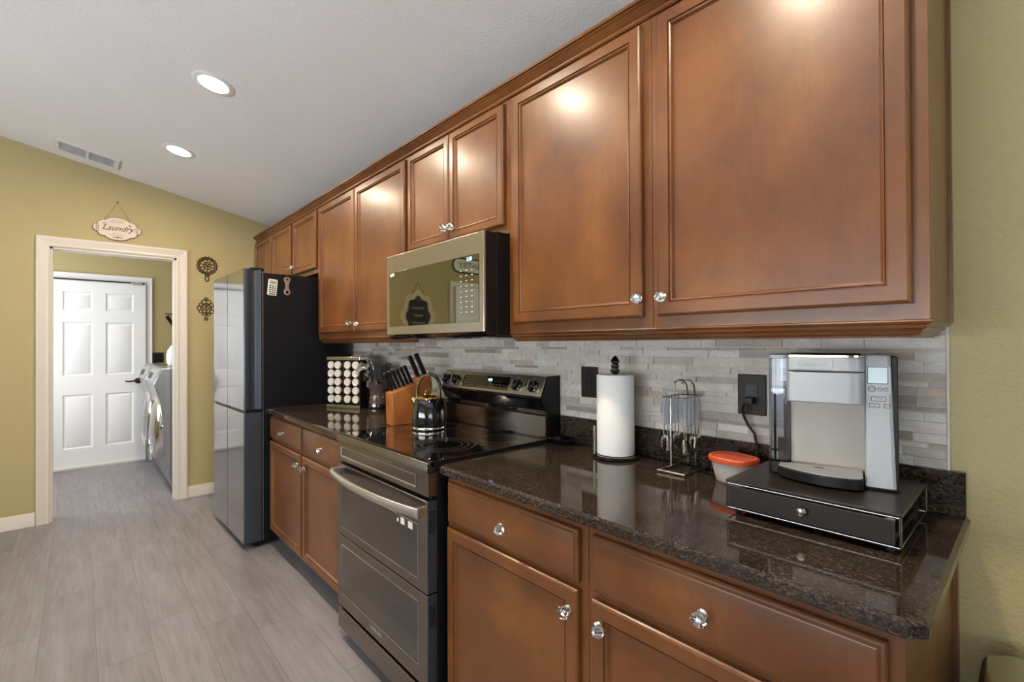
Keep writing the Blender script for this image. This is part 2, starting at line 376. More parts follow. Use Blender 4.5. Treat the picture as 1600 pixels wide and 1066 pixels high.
def sixpanel(x,y0,y1,z0,z1,name='door_1',lever=True,rows=((.235,.806),(1.008,1.582),(1.705,1.905))):
    cols=((y0+.085,y0+.325),(y0+.43,y0+.67))
    mb=MB(); t=.035; fx=x+t
    ys=[y0,cols[0][0],cols[0][1],cols[1][0],cols[1][1],y1]; zs=[z0]+[q for r in rows for q in r]+[z1]
    for i in range(5):
        for j in range(len(zs)-1):
            a,b,c,d=ys[i],ys[i+1],zs[j],zs[j+1]
            if i in(1,3) and j in(1,3,5):
                Ls=[[(fx+dx,a+q,c+q),(fx+dx,b-q,c+q),(fx+dx,b-q,d-q),(fx+dx,a+q,d-q)] for q,dx in((0,0),(.008,-.009),(.020,-.010),(.040,-.003))]
                mb.loops(Ls,False,True)
            else: mb.add([(fx,a,c),(fx,b,c),(fx,b,d),(fx,a,d)],[(0,1,2,3)])
    mb.box(x,fx-.0105,y0,y1,z0,z1)
    for (p,q) in (((x,y0,z0),(fx,y0,z1)),((x,y1,z0),(fx,y1,z1))): mb.add([p,(q[0],p[1],p[2]),q,(p[0],q[1],q[2])],[(0,1,2,3)])
    mb.add([(x,y0,z1),(x,y1,z1),(fx,y1,z1),(fx,y0,z1)],[(0,1,2,3)]); mb.add([(x,y0,z0),(x,y1,z0),(fx,y1,z0),(fx,y0,z0)],[(0,1,2,3)])
    d=struct(name,mb,'doorw',ang=20)
    if lever:
        h=MB(); h.at((fx,y1-.07,.93),(0,PI/2,0)).lathe([(.031,0),(.031,.006),(.012,.012),(.011,.04)],20)
        h.at(); h.tube([(fx+.045,y1-.07,.93),(fx+.05,y1-.10,.932),(fx+.05,y1-.15,.925),(fx+.048,y1-.185,.93)],[.012,.010,.008,.007],8)
        o=build('door_handle',h,'bronze'); o.parent=d; o['label']='dark curved lever handle'
        s=MB().box(x+.01,fx+.012,y0+.01,y1-.01,z1-.018,z1-.004)  # dark bar stands in for the shadow line of the weatherstrip
        o=build('weatherstrip_shadow',s,'bronze'); o.parent=d
        o=build('closer_latch',MB().box(fx,fx+.022,y1-.13,y1-.03,z1-.032,z1-.006),'steel',bevel=.004); o.parent=d
    return d
sixpanel(LX+.002,-1.765,-.985,.03,2.045)
struct('trim_3',MB().box(LX,LX+.09,-1.78,-.97,0,.028),'steel')
# second door on the same wall, seen mirrored in the appliances
casing('trim_4',XW,-3.62,-2.86,2.05,jamb=0)
sixpanel(XW+.001,-3.62,-2.86,.01,2.05,name='door_2',lever=False)
# mosaic backsplash: every stone strip a low relief tile with its own stone colour
random.seed(7)
def mosaic():
    mb=MB(); cols=[]; x0,x1,zt,zb=-3.6,-.0045,1.3735,1.018
    hs=[.0295,.0315,.0105,.0225,.0290,.0225,.0130,.0210,.0270,.0130,.0225,.0290,.0240,.0130,.0225]
    z=zt; i=0
    mb.box(x0,x1,-.0075,0,zb,zt,1); cols+=[(1,1,1)]*6
    while z>zb+.006:
        h=min(hs[i%len(hs)],z-zb-.001); i+=1
        x=x1-.0; first=True
        while x>x0+.01:
            L=random.choice([.05,.075,.10,.15,.15,.20,.25,.30]); 
            if first: L*=random.uniform(.4,1); first=False
            a=max(x-L,x0)
            q=random.random(); t=random.uniform(-.03,.03)
            if q<.60: c=(.64+t,.605+t,.555+t)
            elif q<.76: c=(.47+t,.43+t,.385+t)
            elif q<.87: c=(.36+t,.315+t,.27+t)
            elif q<.93: c=(.53+t,.43+t,.34+t)
            else: c=(.72+t,.68+t,.63+t)
            n0=len(mb.f); mb.box(a+.0012,x-.0012,-.0105-random.uniform(0,.0012),-.007,z-h+.0012,z-.0012); cols+=[c]*(len(mb.f)-n0)
            x=a
        z-=h
    return mb,cols
mb,cols=mosaic()
o=build('tile_backsplash',mb,['tile','grout'],smooth=False)
at=o.data.color_attributes.new('tile','FLOAT_COLOR','CORNER'); 
vals=[]
for p,c in zip(o.data.polygons,cols): vals+=[*c,1]*len(p.vertices)
at.data.foreach_set('color',vals)
tag(o,'grey and beige stone mosaic strip backsplash between counter and upper cabinets','backsplash')
solo('edge_trim','thin pale metal strip ending the stone backsplash beside the green wall','trim',MB().box(-.0045,.0,-.0125,-.0003,1.0188,1.3735),'grout')
# ================================================================== cabinets
def door_loops(x0,x1,z0,z1,yb,yf,fw,dep=.0115):
    def R(i,y): return [(x0+i,y,z0+i),(x1-i,y,z0+i),(x1-i,y,z1-i),(x0+i,y,z1-i)]
    return [R(.001,yb),R(0,yb-.003),R(0,yf+.006),R(.0025,yf+.0025),R(.007,yf),R(fw-.015,yf),R(fw-.0138,yf+.0050),R(fw-.0112,yf+.0052),R(fw-.0095,yf+.0020),R(fw-.0065,yf+.0030),R(fw-.0015,yf+dep),R(fw,yf+dep)]
KNOB=None
def knob_mb():
    mb=MB()
    mb.lathe([(.0105,0),(.0105,.003),(.006,.006),(.005,.012),(.008,.016)],16,1)
    mb.lathe([(.0,.0155),(.008,.016),(.0165,.026),(.0165,.029),(.0115,.037),(0,.0385)],8,0)
    return mb
_kn=build('knob',knob_mb(),['crystal','chrome'],ang=12); COL.objects.unlink(_kn)
def add_knob(T,parent,x,y,z,s=1.0):
    o=_kn.copy(); o.name='knob'; COL.objects.link(o); o.parent=parent; o.location=Vector((x,y,z))-T.loc
    o.rotation_euler=(PI/2,0,random.uniform(0,1)); o.scale=(s,s,s); return o
def add_door(T,x0,x1,z0,z1,yb,yf,knob=None,fw=.052,label=None):
    d=T.part('door',MB().loops(door_loops(x0,x1,z0,z1,yb,yf,fw),True,False),'wood',world=True,ang=25,label=label)
    p=T.part('panel',MB().box(x0+fw-.003,x1-fw+.003,yf+.0116,yb-.001,z0+fw-.003,z1-fw+.003),'wood',parent=d,world=True,smooth=False)
    if knob: add_knob(T,d,knob[0],yf,knob[1])
    return d
def add_drawer(T,x0,x1,z0,z1,yb,yf,knob):
    def R(i,y): return [(x0+i,y,z0+i),(x1-i,y,z0+i),(x1-i,y,z1-i),(x0+i,y,z1-i)]
    d=T.part('drawer',MB().loops([R(.001,yb),R(0,yb-.002),R(0,yf+.009),R(.003,yf+.006),R(.007,yf+.005),R(.011,yf+.001),R(.014,yf)],True,True),'wood',world=True,ang=20)
    add_knob(T,d,knob[0],yf,knob[1]); return d
YU=-.305; YD=-.3255
def upper(label,x0,x1,z0,z1=2.2885,side=False,group=None):
    T=Thing('wall_cabinet',label,'cabinet',((x0+x1)/2,-.15,z0),group=group)
    mb=MB().box(x0+.0007,x1-.0007,YU+.0,-.012,z0,z1); T.part('body',mb,'wood',world=True,bevel=.001)
    if side: T.part('scribe_strip',MB().box(x1-.001,x1+.006,-.022,-.001,z0,z1),'wood',world=True)
    return T
T=upper('rightmost upper cabinet with one big door, above the coffee maker',-.617,.0023,1.3725,side=True)
add_door(T,-.5918,-.0251,1.4053,2.275,YU,YD,(-.578,1.458))
T=upper('single-door upper cabinet between microwave and rightmost upper cabinet',-1.247,-.617,1.3725)
add_door(T,-1.2117,-.6437,1.4053,2.275,YU,YD,(-.668,1.46))
T=upper('short two-door upper cabinet directly above the microwave',-2.0145,-1.2475,1.7625)
add_door(T,-1.998,-1.6395,1.796,2.275,YU,YD,(-1.663,1.848),fw=.046); add_door(T,-1.6325,-1.2665,1.796,2.275,YU,YD,(-1.609,1.845),fw=.046)
T=upper('tall two-door upper cabinet between fridge and microwave',-3.25,-2.015,1.3725)
add_door(T,-3.2135,-2.634,1.4053,2.275,YU,YD,(-2.688,1.458)); add_door(T,-2.6235,-2.0302,1.4053,2.275,YU,YD,(-2.596,1.452))
T=upper('two-door upper cabinet directly over the fridge',-4.30,-3.2505,1.835)
add_door(T,-3.752,-3.267,1.868,2.275,YU,YD,(-3.775+.045,1.925),fw=.048); add_door(T,-4.285,-3.802,1.868,2.275,YU,YD,(-3.83,1.925),fw=.048)
T=upper('narrow last upper cabinet in the corner left of the fridge',-4.852,-4.3005,1.835)
add_door(T,-4.84,-4.318,1.868,2.275,YU,YD,None,fw=.048)
def sweep(prof,xl,xr,right=True,sgn=-1):
    # prof: (outward d, z); runs along the front and returns along the right end when right
    L=[]
    for d,z in prof:
        P=[(xl,YU-d,z)]
        if right: P+=[(xr+d,YU-d,z),(xr+d,-.012,z)]
        else: P+=[(xr,YU-d,z)]
        L.append(P)
    mb=MB(); n=len(L)
    for i in range(n):
        for k in range(len(L[0])-1): mb.add([L[i][k],L[i][k+1],L[(i+1)%n][k+1],L[(i+1)%n][k]],[(3,2,1,0) if sgn<0 else (0,1,2,3)])
    mb.add([l[0] for l in L],[tuple(range(n))]); mb.add([l[-1] for l in L],[tuple(reversed(range(n)))])
    return mb
CR=[(-.02,2.289),(.006,2.289),(.010,2.293),(.010,2.299),(.005,2.301),(-.009,2.302),(-.009,2.310),(.003,2.320),(.014,2.329),(.020,2.332),(.020,2.336),(.028,2.337),(.028,2.347),(-.02,2.347)]
solo('crown_molding','long stained wood crown molding along the top of the upper cabinets','molding',sweep(CR,XW+.001,.0023),'wood',ang=25)
RL=[(-.055,1.372),(.001,1.372),(.003,1.369),(.001,1.366),(-.006,1.362),(-.008,1.356),(-.014,1.353),(-.017,1.350),(-.020,1.344),(-.029,1.341),(-.030,1.3365),(-.055,1.3365)]
solo('light_rail','stained wood light rail under the two right upper cabinets','molding',sweep([(d,z) for d,z in RL],-1.245,.0023),'wood',ang=25)
solo('light_rail','stained wood light rail under the tall cabinet beside the fridge','molding',sweep([(d,z) for d,z in RL],-3.249,-2.0155,right=False),'wood',ang=25)
YB=-.6088; YBD=-.6295; CZT=.9125; CZB=.8825
def base(label,x0,x1,side=False,group=None):
    T=Thing('base_cabinet',label,'cabinet',((x0+x1)/2,-.3,0),group=group)
    T.part('body',MB().box(x0+.0007,x1-.0007,YB,-.002,.10,CZB-.0005),'wood',world=True,bevel=.001)
    T.part('toe_kick',MB().box(x0+.001,x1-.001,-.535,-.52,0,.0995),'kick',world=True)
    if side: T.part('scribe_strip',MB().box(x1-.001,x1+.009,-.034,-.001,.0,CZB-.001),'wood',world=True)
    return T
T=base('right end base cabinet under the coffee maker',-.617,.0042,side=True)
T.part('side_panel',MB().box(-.014,.0042,-.52,-.002,.0,.0995),'wood',world=True)
add_drawer(T,-.5965,-.0175,.718,.8565,YB,YBD,(-.312,.784)); add_door(T,-.5965,-.0175,.115,.7015,YB,YBD,(-.573,.648))
T=base('base cabinet immediately right of the range',-1.2315,-.617)
add_drawer(T,-1.2160,-.6410,.722,.8565,YB,YBD,(-.9335,.785)); add_door(T,-1.2160,-.6410,.115,.7045,YB,YBD,(-.668,.650))
T=base('base cabinet between the fridge and the range with two drawers above two doors',-3.262,-2.017)
for a,b,k in ((-3.248,-2.668,-2.72),(-2.640,-2.035,-2.597)):
    add_drawer(T,a,b,.722,.8565,YB,YBD,((a+b)/2-.01,.785)); add_door(T,a,b,.122,.7015,YB,YBD,(k,.640))
# ================================================================== worktops
def slab(x0,x1,clip):
    y0=-.6460; r=.006
    if clip: pts=[(x0,0),(x0,y0+.012),(x0+.012,y0),(x1-.022,y0),(x1,y0+.022),(x1,0)]
    else: pts=[(x0,0),(x0,y0),(x1,y0),(x1,0)]
    def ins(d): 
        # shrink inwards on front and free ends
        c=[]
        for (x,y) in pts:
            xx=x-(d if x>(x0+x1)/2 else -d); yy=y+(d if y<-.1 else 0); c.append((xx,yy))
        return c
    L=[[(x,y,z) for x,y in reversed(ins(d))] for d,z in ((.004,CZB),(0,CZB+.004),(0,CZT-.007),(.0075,CZT))]
    return MB().loops([list(reversed(l)) for l in L],True,True)
solo('granite_worktop','brown speckled granite worktop right of the range','countertop',slab(-1.2425,.0335,True),'granite',ang=20)
solo('granite_worktop','brown speckled granite worktop between fridge and range','countertop',slab(-3.262,-2.0105,False),'granite',ang=20)
solo('granite_upstand','low brown granite upstand along the wall right of the range','backsplash',MB().box(-1.243,.0276,-.0190,-.0005,CZT+.0004,1.0185),'granite',bevel=.0015)
solo('granite_upstand','low brown granite upstand along the wall between fridge and range','backsplash',MB().box(-3.262,-2.0105,-.0190,-.0005,CZT+.0004,1.0185),'granite',bevel=.0015)
# ================================================================== ceiling fittings
ang=-math.atan(CS)
LBL={-.42:'recessed ceiling light nearest the right end of the cabinets',-1.54:'recessed ceiling light in front of the range',-2.66:'brighter nearer recessed light on the ceiling above the fridge side',-3.786:'farther smaller-looking recessed light on the ceiling near the vent'}
for x in (-.42,-1.54,-2.66,-3.786):
    y=-1.05; T=Thing('downlight',LBL[x],'light',(x,y,cz(y)),rot=(ang,0,0),group='recessed ceiling lights')
    T.part('trim_ring',MB().lathe([(.066,-.001),(.068,-.004),(.092,-.0045),(.097,-.0015),(.097,.0)],40),'white')
    T.part('lens',MB().lathe([(0,-.003),(.066,-.003),(.066,-.0005)],40),'lens')
T=Thing('ceiling_vent','white slatted ceiling air vent beside the left green wall','vent',(-4.575,-1.508,cz(-1.508)),rot=(ang,0,0))
T.part('backing',MB().box(-.10,.10,-.165,.165,-.003,-.0005),'ceil')
fr=MB()
for a,b,c,d in ((-.13,-.095,-.185,.185),(.095,.13,-.185,.185),(-.095,.095,-.185,-.155),(-.095,.095,.155,.185),(-.095,.095,-.008,.008)): fr.box(a,b,c,d,-.009,-.0006)
T.part('frame',fr,'white',bevel=.0015)
for k in range(8):
    for s in (-1,1):
        T.part('slat',MB().at((-.083+k*.0237,s*.0815,-.007),(0,math.radians(25),0)).box(-.011,.011,-.073,.073,-.0007,.0007),'white')
# ================================================================== range
RX0,RX1=-2.0050,-1.2480; RY=-.6845; RC=(RX0+RX1)/2
T=Thing('range_oven','freestanding stainless double-oven electric range with black glass cooktop','oven',(RC,-.34,0))
T.part('body',MB().box(RX0+.002,RX1-.002,-.640,-.03,.045,.905),'black',world=True,bevel=.002)
# cooktop
T.part('cooktop',MB().box(RX0+.001,RX1-.001,-.672,-.095,.9055,.9235),'glassblk',world=True,bevel=.003)
for a in (RX0,RX1-.0055): T.part('cooktop_trim',MB().box(a,a+.0055,-.668,-.10,.9063,.9248),'black',world=True)
def burner(cx,cy,radii):
    mb=MB()
    for r in radii:
        n=56; vs=[];fs=[]
        for k in range(n):
            a=2*PI*k/n
            for rr in (r-.0011,r+.0011): vs.append((cx+rr*math.cos(a),cy+rr*math.sin(a),.92385))
        for k in range(n):
            j=(k+1)%n; fs.append((2*k,2*k+1,2*j+1,2*j))
        mb.add(vs,fs)
    return mb
for (cx,cy,rr) in ((-1.47,-.475,(.135,.108,.082)),(-1.405,-.235,(.080,)),(-1.795,-.44,(.112,.07)),(-1.83,-.22,(.08,)),(-1.62,-.19,(.06,))):
    T.part('burner_ring',burner(cx,cy,rr),'ring',world=True,smooth=False)
# front nose band above the warming strip
nb=[(-.640,.890),(RY-.001,.890),(RY-.001,.915),(RY+.003,.922),(-.672,.9245),(-.655,.9245),(-.655,.905),(-.640,.905)]
T.part('front_trim',MB().prism(nb,'x',RX0,RX1),'dsteel',world=True,bevel=.0015)
# warming strip with a recessed framed field
cp=T.part('control_strip',MB().box(RX0,RX1,RY+.004,-.641,.8065,.8885),'dsteel',world=True,bevel=.003)
def R_(i,y,a=(RX0+.035,RX1-.075,.824,.872)): return [(a[0]+i,y,a[2]+i),(a[1]-i,y,a[2]+i),(a[1]-i,y,a[3]-i),(a[0]+i,y,a[3]-i)]
T.part('strip_frame',MB().loops([R_(0,RY+.0045),R_(0,RY+.001),R_(.004,RY+.001),R_(.007,RY+.0038)],False,False),'msteel',parent=cp,world=True,ang=20)
# vent gap above the upper door
T.part('vent_gap',MB().box(RX0+.004,RX1-.004,RY+.022,-.641,.795,.8062),'black',world=True)
sl=MB().box(RX0+.045,RX0+.70,RY+.012,RY+.016,.7885,.7905)
for k in range(12):
    x=RX0+.05+k*.055; sl.box(x,x+.035,RY+.004,RY+.016,.7885,.7905)
def oven_door(z0,z1,wz0,wz1,logo=False,handle=False):
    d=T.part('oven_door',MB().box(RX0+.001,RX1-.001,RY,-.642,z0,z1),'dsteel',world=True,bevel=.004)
    d.data.materials.append(M['daylit_edge'])  # bluish daylight put into the colour of the side faces
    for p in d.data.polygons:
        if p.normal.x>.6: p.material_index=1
    x0,x1=RX0+.052,RX1-.058
    T.part('window',MB().box(x0,x1,RY-.0012,RY+.002,wz0,wz1),'ovenglass',parent=d,world=True,bevel=.001)
    f=MB()
    for a,b,c,e in ((x0-.0025,x1+.0025,wz0-.0025,wz0),(x0-.0025,x1+.0025,wz1,wz1+.0025),(x0-.0025,x0,wz0,wz1),(x1,x1+.0025,wz0,wz1)): f.box(a,b,RY-.0022,RY+.001,c,e)
    T.part('window_frame',f,'steel',parent=d,world=True)
    v=MB()
    for k in range(9): v.box(RX1-.0012,RX1+.0002,RY+.008,RY+.034,z1-.04-k*.0085,z1-.0365-k*.0085)
    T.part('side_vents',v,'black',parent=d,world=True)
    return d
d=oven_door(.477,.7935,.517,.702)
T.part('top_slots',sl,'black',parent=d,world=True)
hp=[]
for k in range(21):
    t=k/20; x=RX0+.012+t*(RX1-RX0-.024); e=abs(2*t-1); hp.append((x,RY-.028-.034*(1-e**2.2),.757+.002*t))
hm=MB(); hm.tube(hp,.0125,10,flat=1.35)
for x in (RX0+.018,RX1-.018): hm.box(x-.012,x+.012,RY-.034,RY+.001,.741,.775)
T.part('handle',hm,'steel',parent=d,world=True,bevel=.002)
for a,b in ((-1.452,-1.441),(-1.425,-1.398),(-1.372,-1.341)): T.part('sticker',MB().box(a,b,RY-.0019,RY-.0013,.674 if b>-1.43 else .676,.698 if b>-1.43 else .688),'sticker',parent=d,world=True)
d=oven_door(.158,.4735,.220,.434)
T.part('logo',MB().text('SAMSUNG',.021,Matrix.Translation((-1.628,RY-.0004,.191))@Matrix.Rotation(PI/2,4,'X')),'mark',parent=d,world=True)
dr=T.part('warming_drawer',MB().box(RX0+.001,RX1-.001,RY+.002,-.642,.052,.142),'dsteel',world=True,bevel=.004)
T.part('drawer_grip',MB().box(RX0+.02,RX1-.02,RY+.018,-.643,.142,.1575),'black',parent=dr,world=True)
for x in (RX0+.06,RX1-.06):
    for y in (-.60,-.10):
        T.part('foot',MB().at((x,y,0)).lathe([(.019,0),(.019,.008),(.012,.012),(.012,.022),(.018,.025),(.018,.032),(.010,.036),(.010,.05)],16),'black',world=True)
# backguard
bgp=[(-.012,.9060),(-.094,.9060),(-.094,1.0185),(-.083,1.0230),(-.083,1.0400),(-.098,1.0470),(-.125,1.0980),(-.121,1.1030),(-.087,1.1860),(-.080,1.1890),(-.012,1.1890)]
bg=T.part('backguard',MB().prism(bgp,'x',RX0+.006,RX1-.006),'blackg',world=True,bevel=.0015)
T.part('lower_panel',MB().box(RX0+.008,RX1-.012,-.0958,-.0942,.9300,1.0175),'dsteel',parent=bg,world=True)
T.part('end_cap',MB().prism([(y-.001 if y<-.05 else y,z) for y,z in bgp[5:]]+[(-.012,.91)],'x',RX1-.0062,RX1-.002),'black',parent=bg,world=True)
# tilted control face: local frame with u along x, w up the slope
p0=Vector((0,-.1218,1.1035)); p1=Vector((0,-.0868,1.1860)); w=(p1-p0).normalized(); nrm=Vector((1,0,0)).cross(w)
def FM(x,t,off=0): # frame at x, distance t up the slope
    o=Vector((x,0,0))+p0+w*t+nrm*off
    return Matrix((Vector((1,0,0)),w,nrm)).transposed().to_4x4() if False else Matrix(((1,0,nrm.x,o.x),(0,w.y,nrm.y,o.y),(0,w.z,nrm.z,o.z),(0,0,0,1)))
H=(p1-p0).length
def onface(mb_fn,x,t,off=0):
    mb=MB(); mb.X=FM(x,t,off); mb_fn(mb); return mb
T.part('control_face',onface(lambda m:m.box(RX0+.010,RX1-.012,0,H,-.001,.0015),0,0),'msteel',parent=bg,world=True,bevel=.001)
ds=T.part('touch_panel',onface(lambda m:m.box(-1.825,-1.477,.012,H-.014,.0013,.0024),0,0),'glassblk',parent=bg,world=True)
mk=MB(); random.seed(3)
for (xa,n,rows_) in ((-1.80,4,4),(-1.60,4,3)):
    for i in range(n):
        for j in range(rows_):
            mk.X=FM(xa+i*.021,.022+j*.0135,.0026); mk.box(-.0035,.0035,-.0008,.0008,0,.0002)
for i in range(9): mk.X=FM(-1.70+i*.022,.018,.0026); mk.box(-.005,.005,-.0008,.0008,0,.0002)
T.part('markings',mk,'mark',parent=ds,world=True,smooth=False)
mm=MB(); mm.text('4:58',.017,FM(-1.615,.056,.0027)); T.part('clock_digits',mm,'blue',parent=ds,world=True,smooth=False)
for x in (-1.965,-1.885,-1.425,-1.322):
    kb=MB(); kb.X=FM(x,.042,.0015); kb.lathe([(.027,0),(.027,.004),(.0235,.006),(.022,.024),(.019,.028),(0,.0285)],28)
    k=T.part('control_knob',kb,'blackg',parent=bg,world=True)
    # grip bar across the knob
    gb=MB(); gb.X=FM(x,.042,.0015); gb.box(-.0055,.0055,-.022,.022,.020,.036)
    T.part('knob_grip',gb,'dsteel',world=True,bevel=.003,parent=bg)
    tk=MB(); tk.X=FM(x,.076,.0016); tk.box(-.002,.002,-.0015,.0015,0,.0002); T.part('tick_mark',tk,'sticker',world=True,parent=bg)
# ================================================================== microwave
MX0,MX1=-2.0065,-1.2470
T=Thing('microwave','over-the-range microwave with mirrored window hanging above the cooktop','microwave',((MX0+MX1)/2,-.2,1.36))
T.part('body',MB().box(MX0+.001,MX1-.001,-.372,-.016,1.3600,1.7595),'black',world=True,bevel=.003)
dm=T.part('door',MB().box(MX0,MX1,-.4354,-.374,1.3720,1.7550),'msteel',world=True,bevel=.004)
T.part('window',MB().box(MX0+.029,MX1-.029,-.4372,-.432,1.4120,1.6720),'mirrorglass',parent=dm,world=True,bevel=.001)
T.part('side_trim',MB().box(MX1-.0006,MX1+.0015,-.425,-.376,1.3740,1.7530),'black',parent=dm,world=True)
T.part('bottom_lip',MB().prism([(-.4340,1.3715),(-.405,1.3525),(-.374,1.3525),(-.374,1.3715)],'x',MX0+.001,MX1-.001),'blackg',parent=dm,world=True)
mk=MB()
for j in range(9):
    for i in range(3):
        mk.box(-1.395+i*.036,-1.384+i*.036,-.4375,-.4371,1.450+j*.0205,1.4525+j*.0205)
T.part('button_markings',mk,'sticker',parent=dm,world=True,smooth=False)
mm=MB().text('1:18',.020,Matrix.Translation((-1.335,-.4375,1.6565))@Matrix.Rotation(PI/2,4,'X')); T.part('clock_digits',mm,'blue',parent=dm,world=True,smooth=False)
T.part('energy_label',MB().box(-1.966,-1.949,-.4376,-.4371,1.6520,1.6660).box(-1.945,-1.928,-.4376,-.4371,1.6535,1.6680),'sticker',parent=dm,world=True)
un_=MB().box(MX0+.08,MX1-.08,-.34,-.06,1.3555,1.3601)
T.part('underside_grille',un_,'bside',world=True)
for x in (-1.86,-1.38):
    T.part('lamp_cover',MB().box(x-.05,x+.05,-.30,-.20,1.3515,1.3556),'frost',world=True,bevel=.002)
T.part('mounting_foot',MB().box(-1.56,-1.48,-.36,-.31,1.3500,1.3556),'black',world=True,bevel=.002)
# ================================================================== fridge
FW=.80; FZ=1.822; fa=math.radians(1.5)
T=Thing('refrigerator','tall dark stainless four-door refrigerator with black side panels','refrigerator',(-3.29,-.77,0),fa)
# local: origin at the right front bottom corner of the doors, x to the left is negative, y to the wall positive
T.part('body',MB().box(-FW+.004,-.006,.112,.675,.030,1.806),'bside',bevel=.003)
T.part('base_grille',MB().box(-FW+.02,-.03,.06,.12,.012,.048),'black')
for x in (-.06,-FW+.06): 
    for y in (.10,.60): T.part('foot',MB().at((x,y,0)).lathe([(.022,0),(.022,.018),(.012,.02),(.012,.032)],14),'black')
def fdoor(x0,x1,z0,z1,right,up):
    # plan outline with eased front corners and a scooped hinge side
    if right: pts=[(x0,.105),(x0,.006),(x0+.005,0),(x1-.008,0),(x1-.001,.006),(x1,.014),(x1,.026)]+[(x1-.0155*math.sin(PI*k/8)**1,.026+.074*k/8) for k in range(1,8)]+[(x1,.100),(x1,.105)]
    else: pts=[(x0,.105),(x0,.014),(x0+.001,.006),(x0+.008,0),(x1-.005,0),(x1,.006),(x1,.105)]
    if right and not up: pts=[(x0,.105),(x0,.006),(x0+.005,0),(x1-.008,0),(x1-.001,.006),(x1,.014),(x1,.105)]
    o=T.part('door',MB().prism(pts,'z',z0,z1),['fsteel','daylit_edge'])
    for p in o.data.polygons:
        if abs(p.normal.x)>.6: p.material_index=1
    return o
zs=.897
for (a,b,r) in ((-FW,-FW/2-.0025,False),(-FW/2+.0025,0,True)):
    d=fdoor(a,b,zs+.010,FZ,r,True); d2=fdoor(a,b,.045,zs-.010,r,False)
    T.part('grip_recess',MB().box(a+.01,b-.01,.012,.104,zs-.009,zs+.009),'black',parent=d)
    T.part('hinge_cover',MB().prism(rrect(.075,.085,.015,cx=(b-.045 if r else a+.045),cy=.085),'z',FZ-.004,FZ+.012),'black',parent=d,bevel=.002)
T.part('hinge_edge',MB().box(-.0065,-.0035,.1125,.1165,.045,1.80),'steel')
# magnets hanging on the fridge side (plane x=-3.29 turned by fa)
def side_pt(d,z): return Vector((-3.29,-.77,z))+Matrix.Rotation(fa,3,'Z')@Vector((-.0058,d,0))
fr=Matrix.Rotation(fa,4,'Z')
c=side_pt(.173,1.712)
T=Thing('calculator','small cream calculator-like magnet high on the fridge side','magnet',c,rot=(math.radians(-5),0,fa))
T.part('case',MB().prism(rrect(.056,.108,.007),'x',0,.012),'tape',bevel=.0015)
T.part('display',MB().box(.0118,.0126,-.021,.021,.022,.044),'lcd')
bt=MB()
for i in range(3):
    for j in range(4): bt.box(.0118,.0135,-.021+i*.0155,-.010+i*.0155,-.036+j*.0135,-.028+j*.0135)
T.part('buttons',bt,'btn'); T.part('name_strip',MB().box(.0118,.0126,-.020,.021,-.049,-.042),'btn')
c=side_pt(.268,1.728)
mb=MB(); out=[]
n=40
def bw(t):  # half width along the opener
    return .011+.011*max(0,math.exp(-((t-.046)/.020)**2))+.011*max(0,math.exp(-((t+.042)/.020)**2))
ts=[-.062+.124*k/(n-1) for k in range(n)]
hw=[bw(t)*min(1,math.sqrt(max(0,(1-(abs(t)/.0622)**10)))) for t in ts]
out=[(hw[i],ts[i]) for i in range(n)]+[(-hw[i],ts[i]) for i in reversed(range(n))]
T=Thing('bottle_opener','silver double-ended bottle opener hanging on the fridge side','opener',c,fa)
T.part('blade',mb.prism(out,'x',.001,.004),'steel',bevel=.0008)
T.part('opening',MB().prism([(.010*math.cos(2*PI*k/20),-.042+.010*math.sin(2*PI*k/20)) for k in range(20)],'x',.0035,.0045),'black')
T.part('opening',MB().prism([(.012*math.cos(PI*k/12),.040+.010*math.sin(PI*k/12)) for k in range(13)],'x',.0035,.0045),'black')
T.part('hook',MB().box(0,.006,-.003,.003,.048,.060),'chrome')
# ================================================================== laundry machines
def machine(label,x1,wd=.70):
    T=Thing('laundry_machine',label,'washing machine',(x1-wd/2,-.5,0))
    x0=x1-wd
    T.part('body',MB().box(x0+.004,x1-.004,-.90,-.10,.03,1.115),'applg',world=True,bevel=.012,seg=3)
    fp=[(-.901,.035),(-.930,.035),(-.955,.14),(-.985,.35),(-1.000,.60),(-1.020,.82),(-1.062,.965),(-1.070,.985),(-1.018,1.118),(-1.000,1.128),(-.901,1.128)]
    T.part('front_shell',MB().prism(fp,'x',x0,x1),'gunsil',world=True,bevel=.012,seg=3)
    tl=math.atan2(.133,.052)
    T.part('control_panel',MB().prism([(-1.0635,1.000),(-1.067,.9985),(-1.026,1.100),(-1.0225,1.1015)],'x',x0+.06,x1-.06),'silver',world=True)
    T.part('display',MB().prism([(-1.060,1.022),(-1.0625,1.021),(-1.042,1.073),(-1.0395,1.074)],'x',x0+.10,x0+.34),'black',world=True)
    dm=MB(); dm.at((x0+wd/2,-1.004,.58),(PI/2-math.radians(3),0,0)).lathe([(.30,-.035),(.30,.018),(.285,.034),(.262,.040),(.25,.028)],48)
    d=T.part('door',dm,'chrome',world=True)
    gm=MB(); gm.at((x0+wd/2,-1.004,.58),(PI/2-math.radians(3),0,0)).lathe([(.262,.012),(.25,.030),(.16,.052),(0,.060)],40)
    T.part('door_glass',gm,'blackg',world=True,parent=d)
    for x in (x0+.06,x1-.06):
        for y in (-.85,-.15): T.part('foot',MB().at((x,y,0)).lathe([(.025,0),(.025,.01),(.014,.012),(.014,.033)],12),'black',world=True)
    T.part('kick_base',MB().box(x0+.01,x1-.01,-.92,-.12,.012,.036),'black',world=True)
machine('nearer steel front-loading laundry machine just inside the doorway',-5.065)
machine('farther steel front-loading laundry machine beside the white laundry door',-5.80)
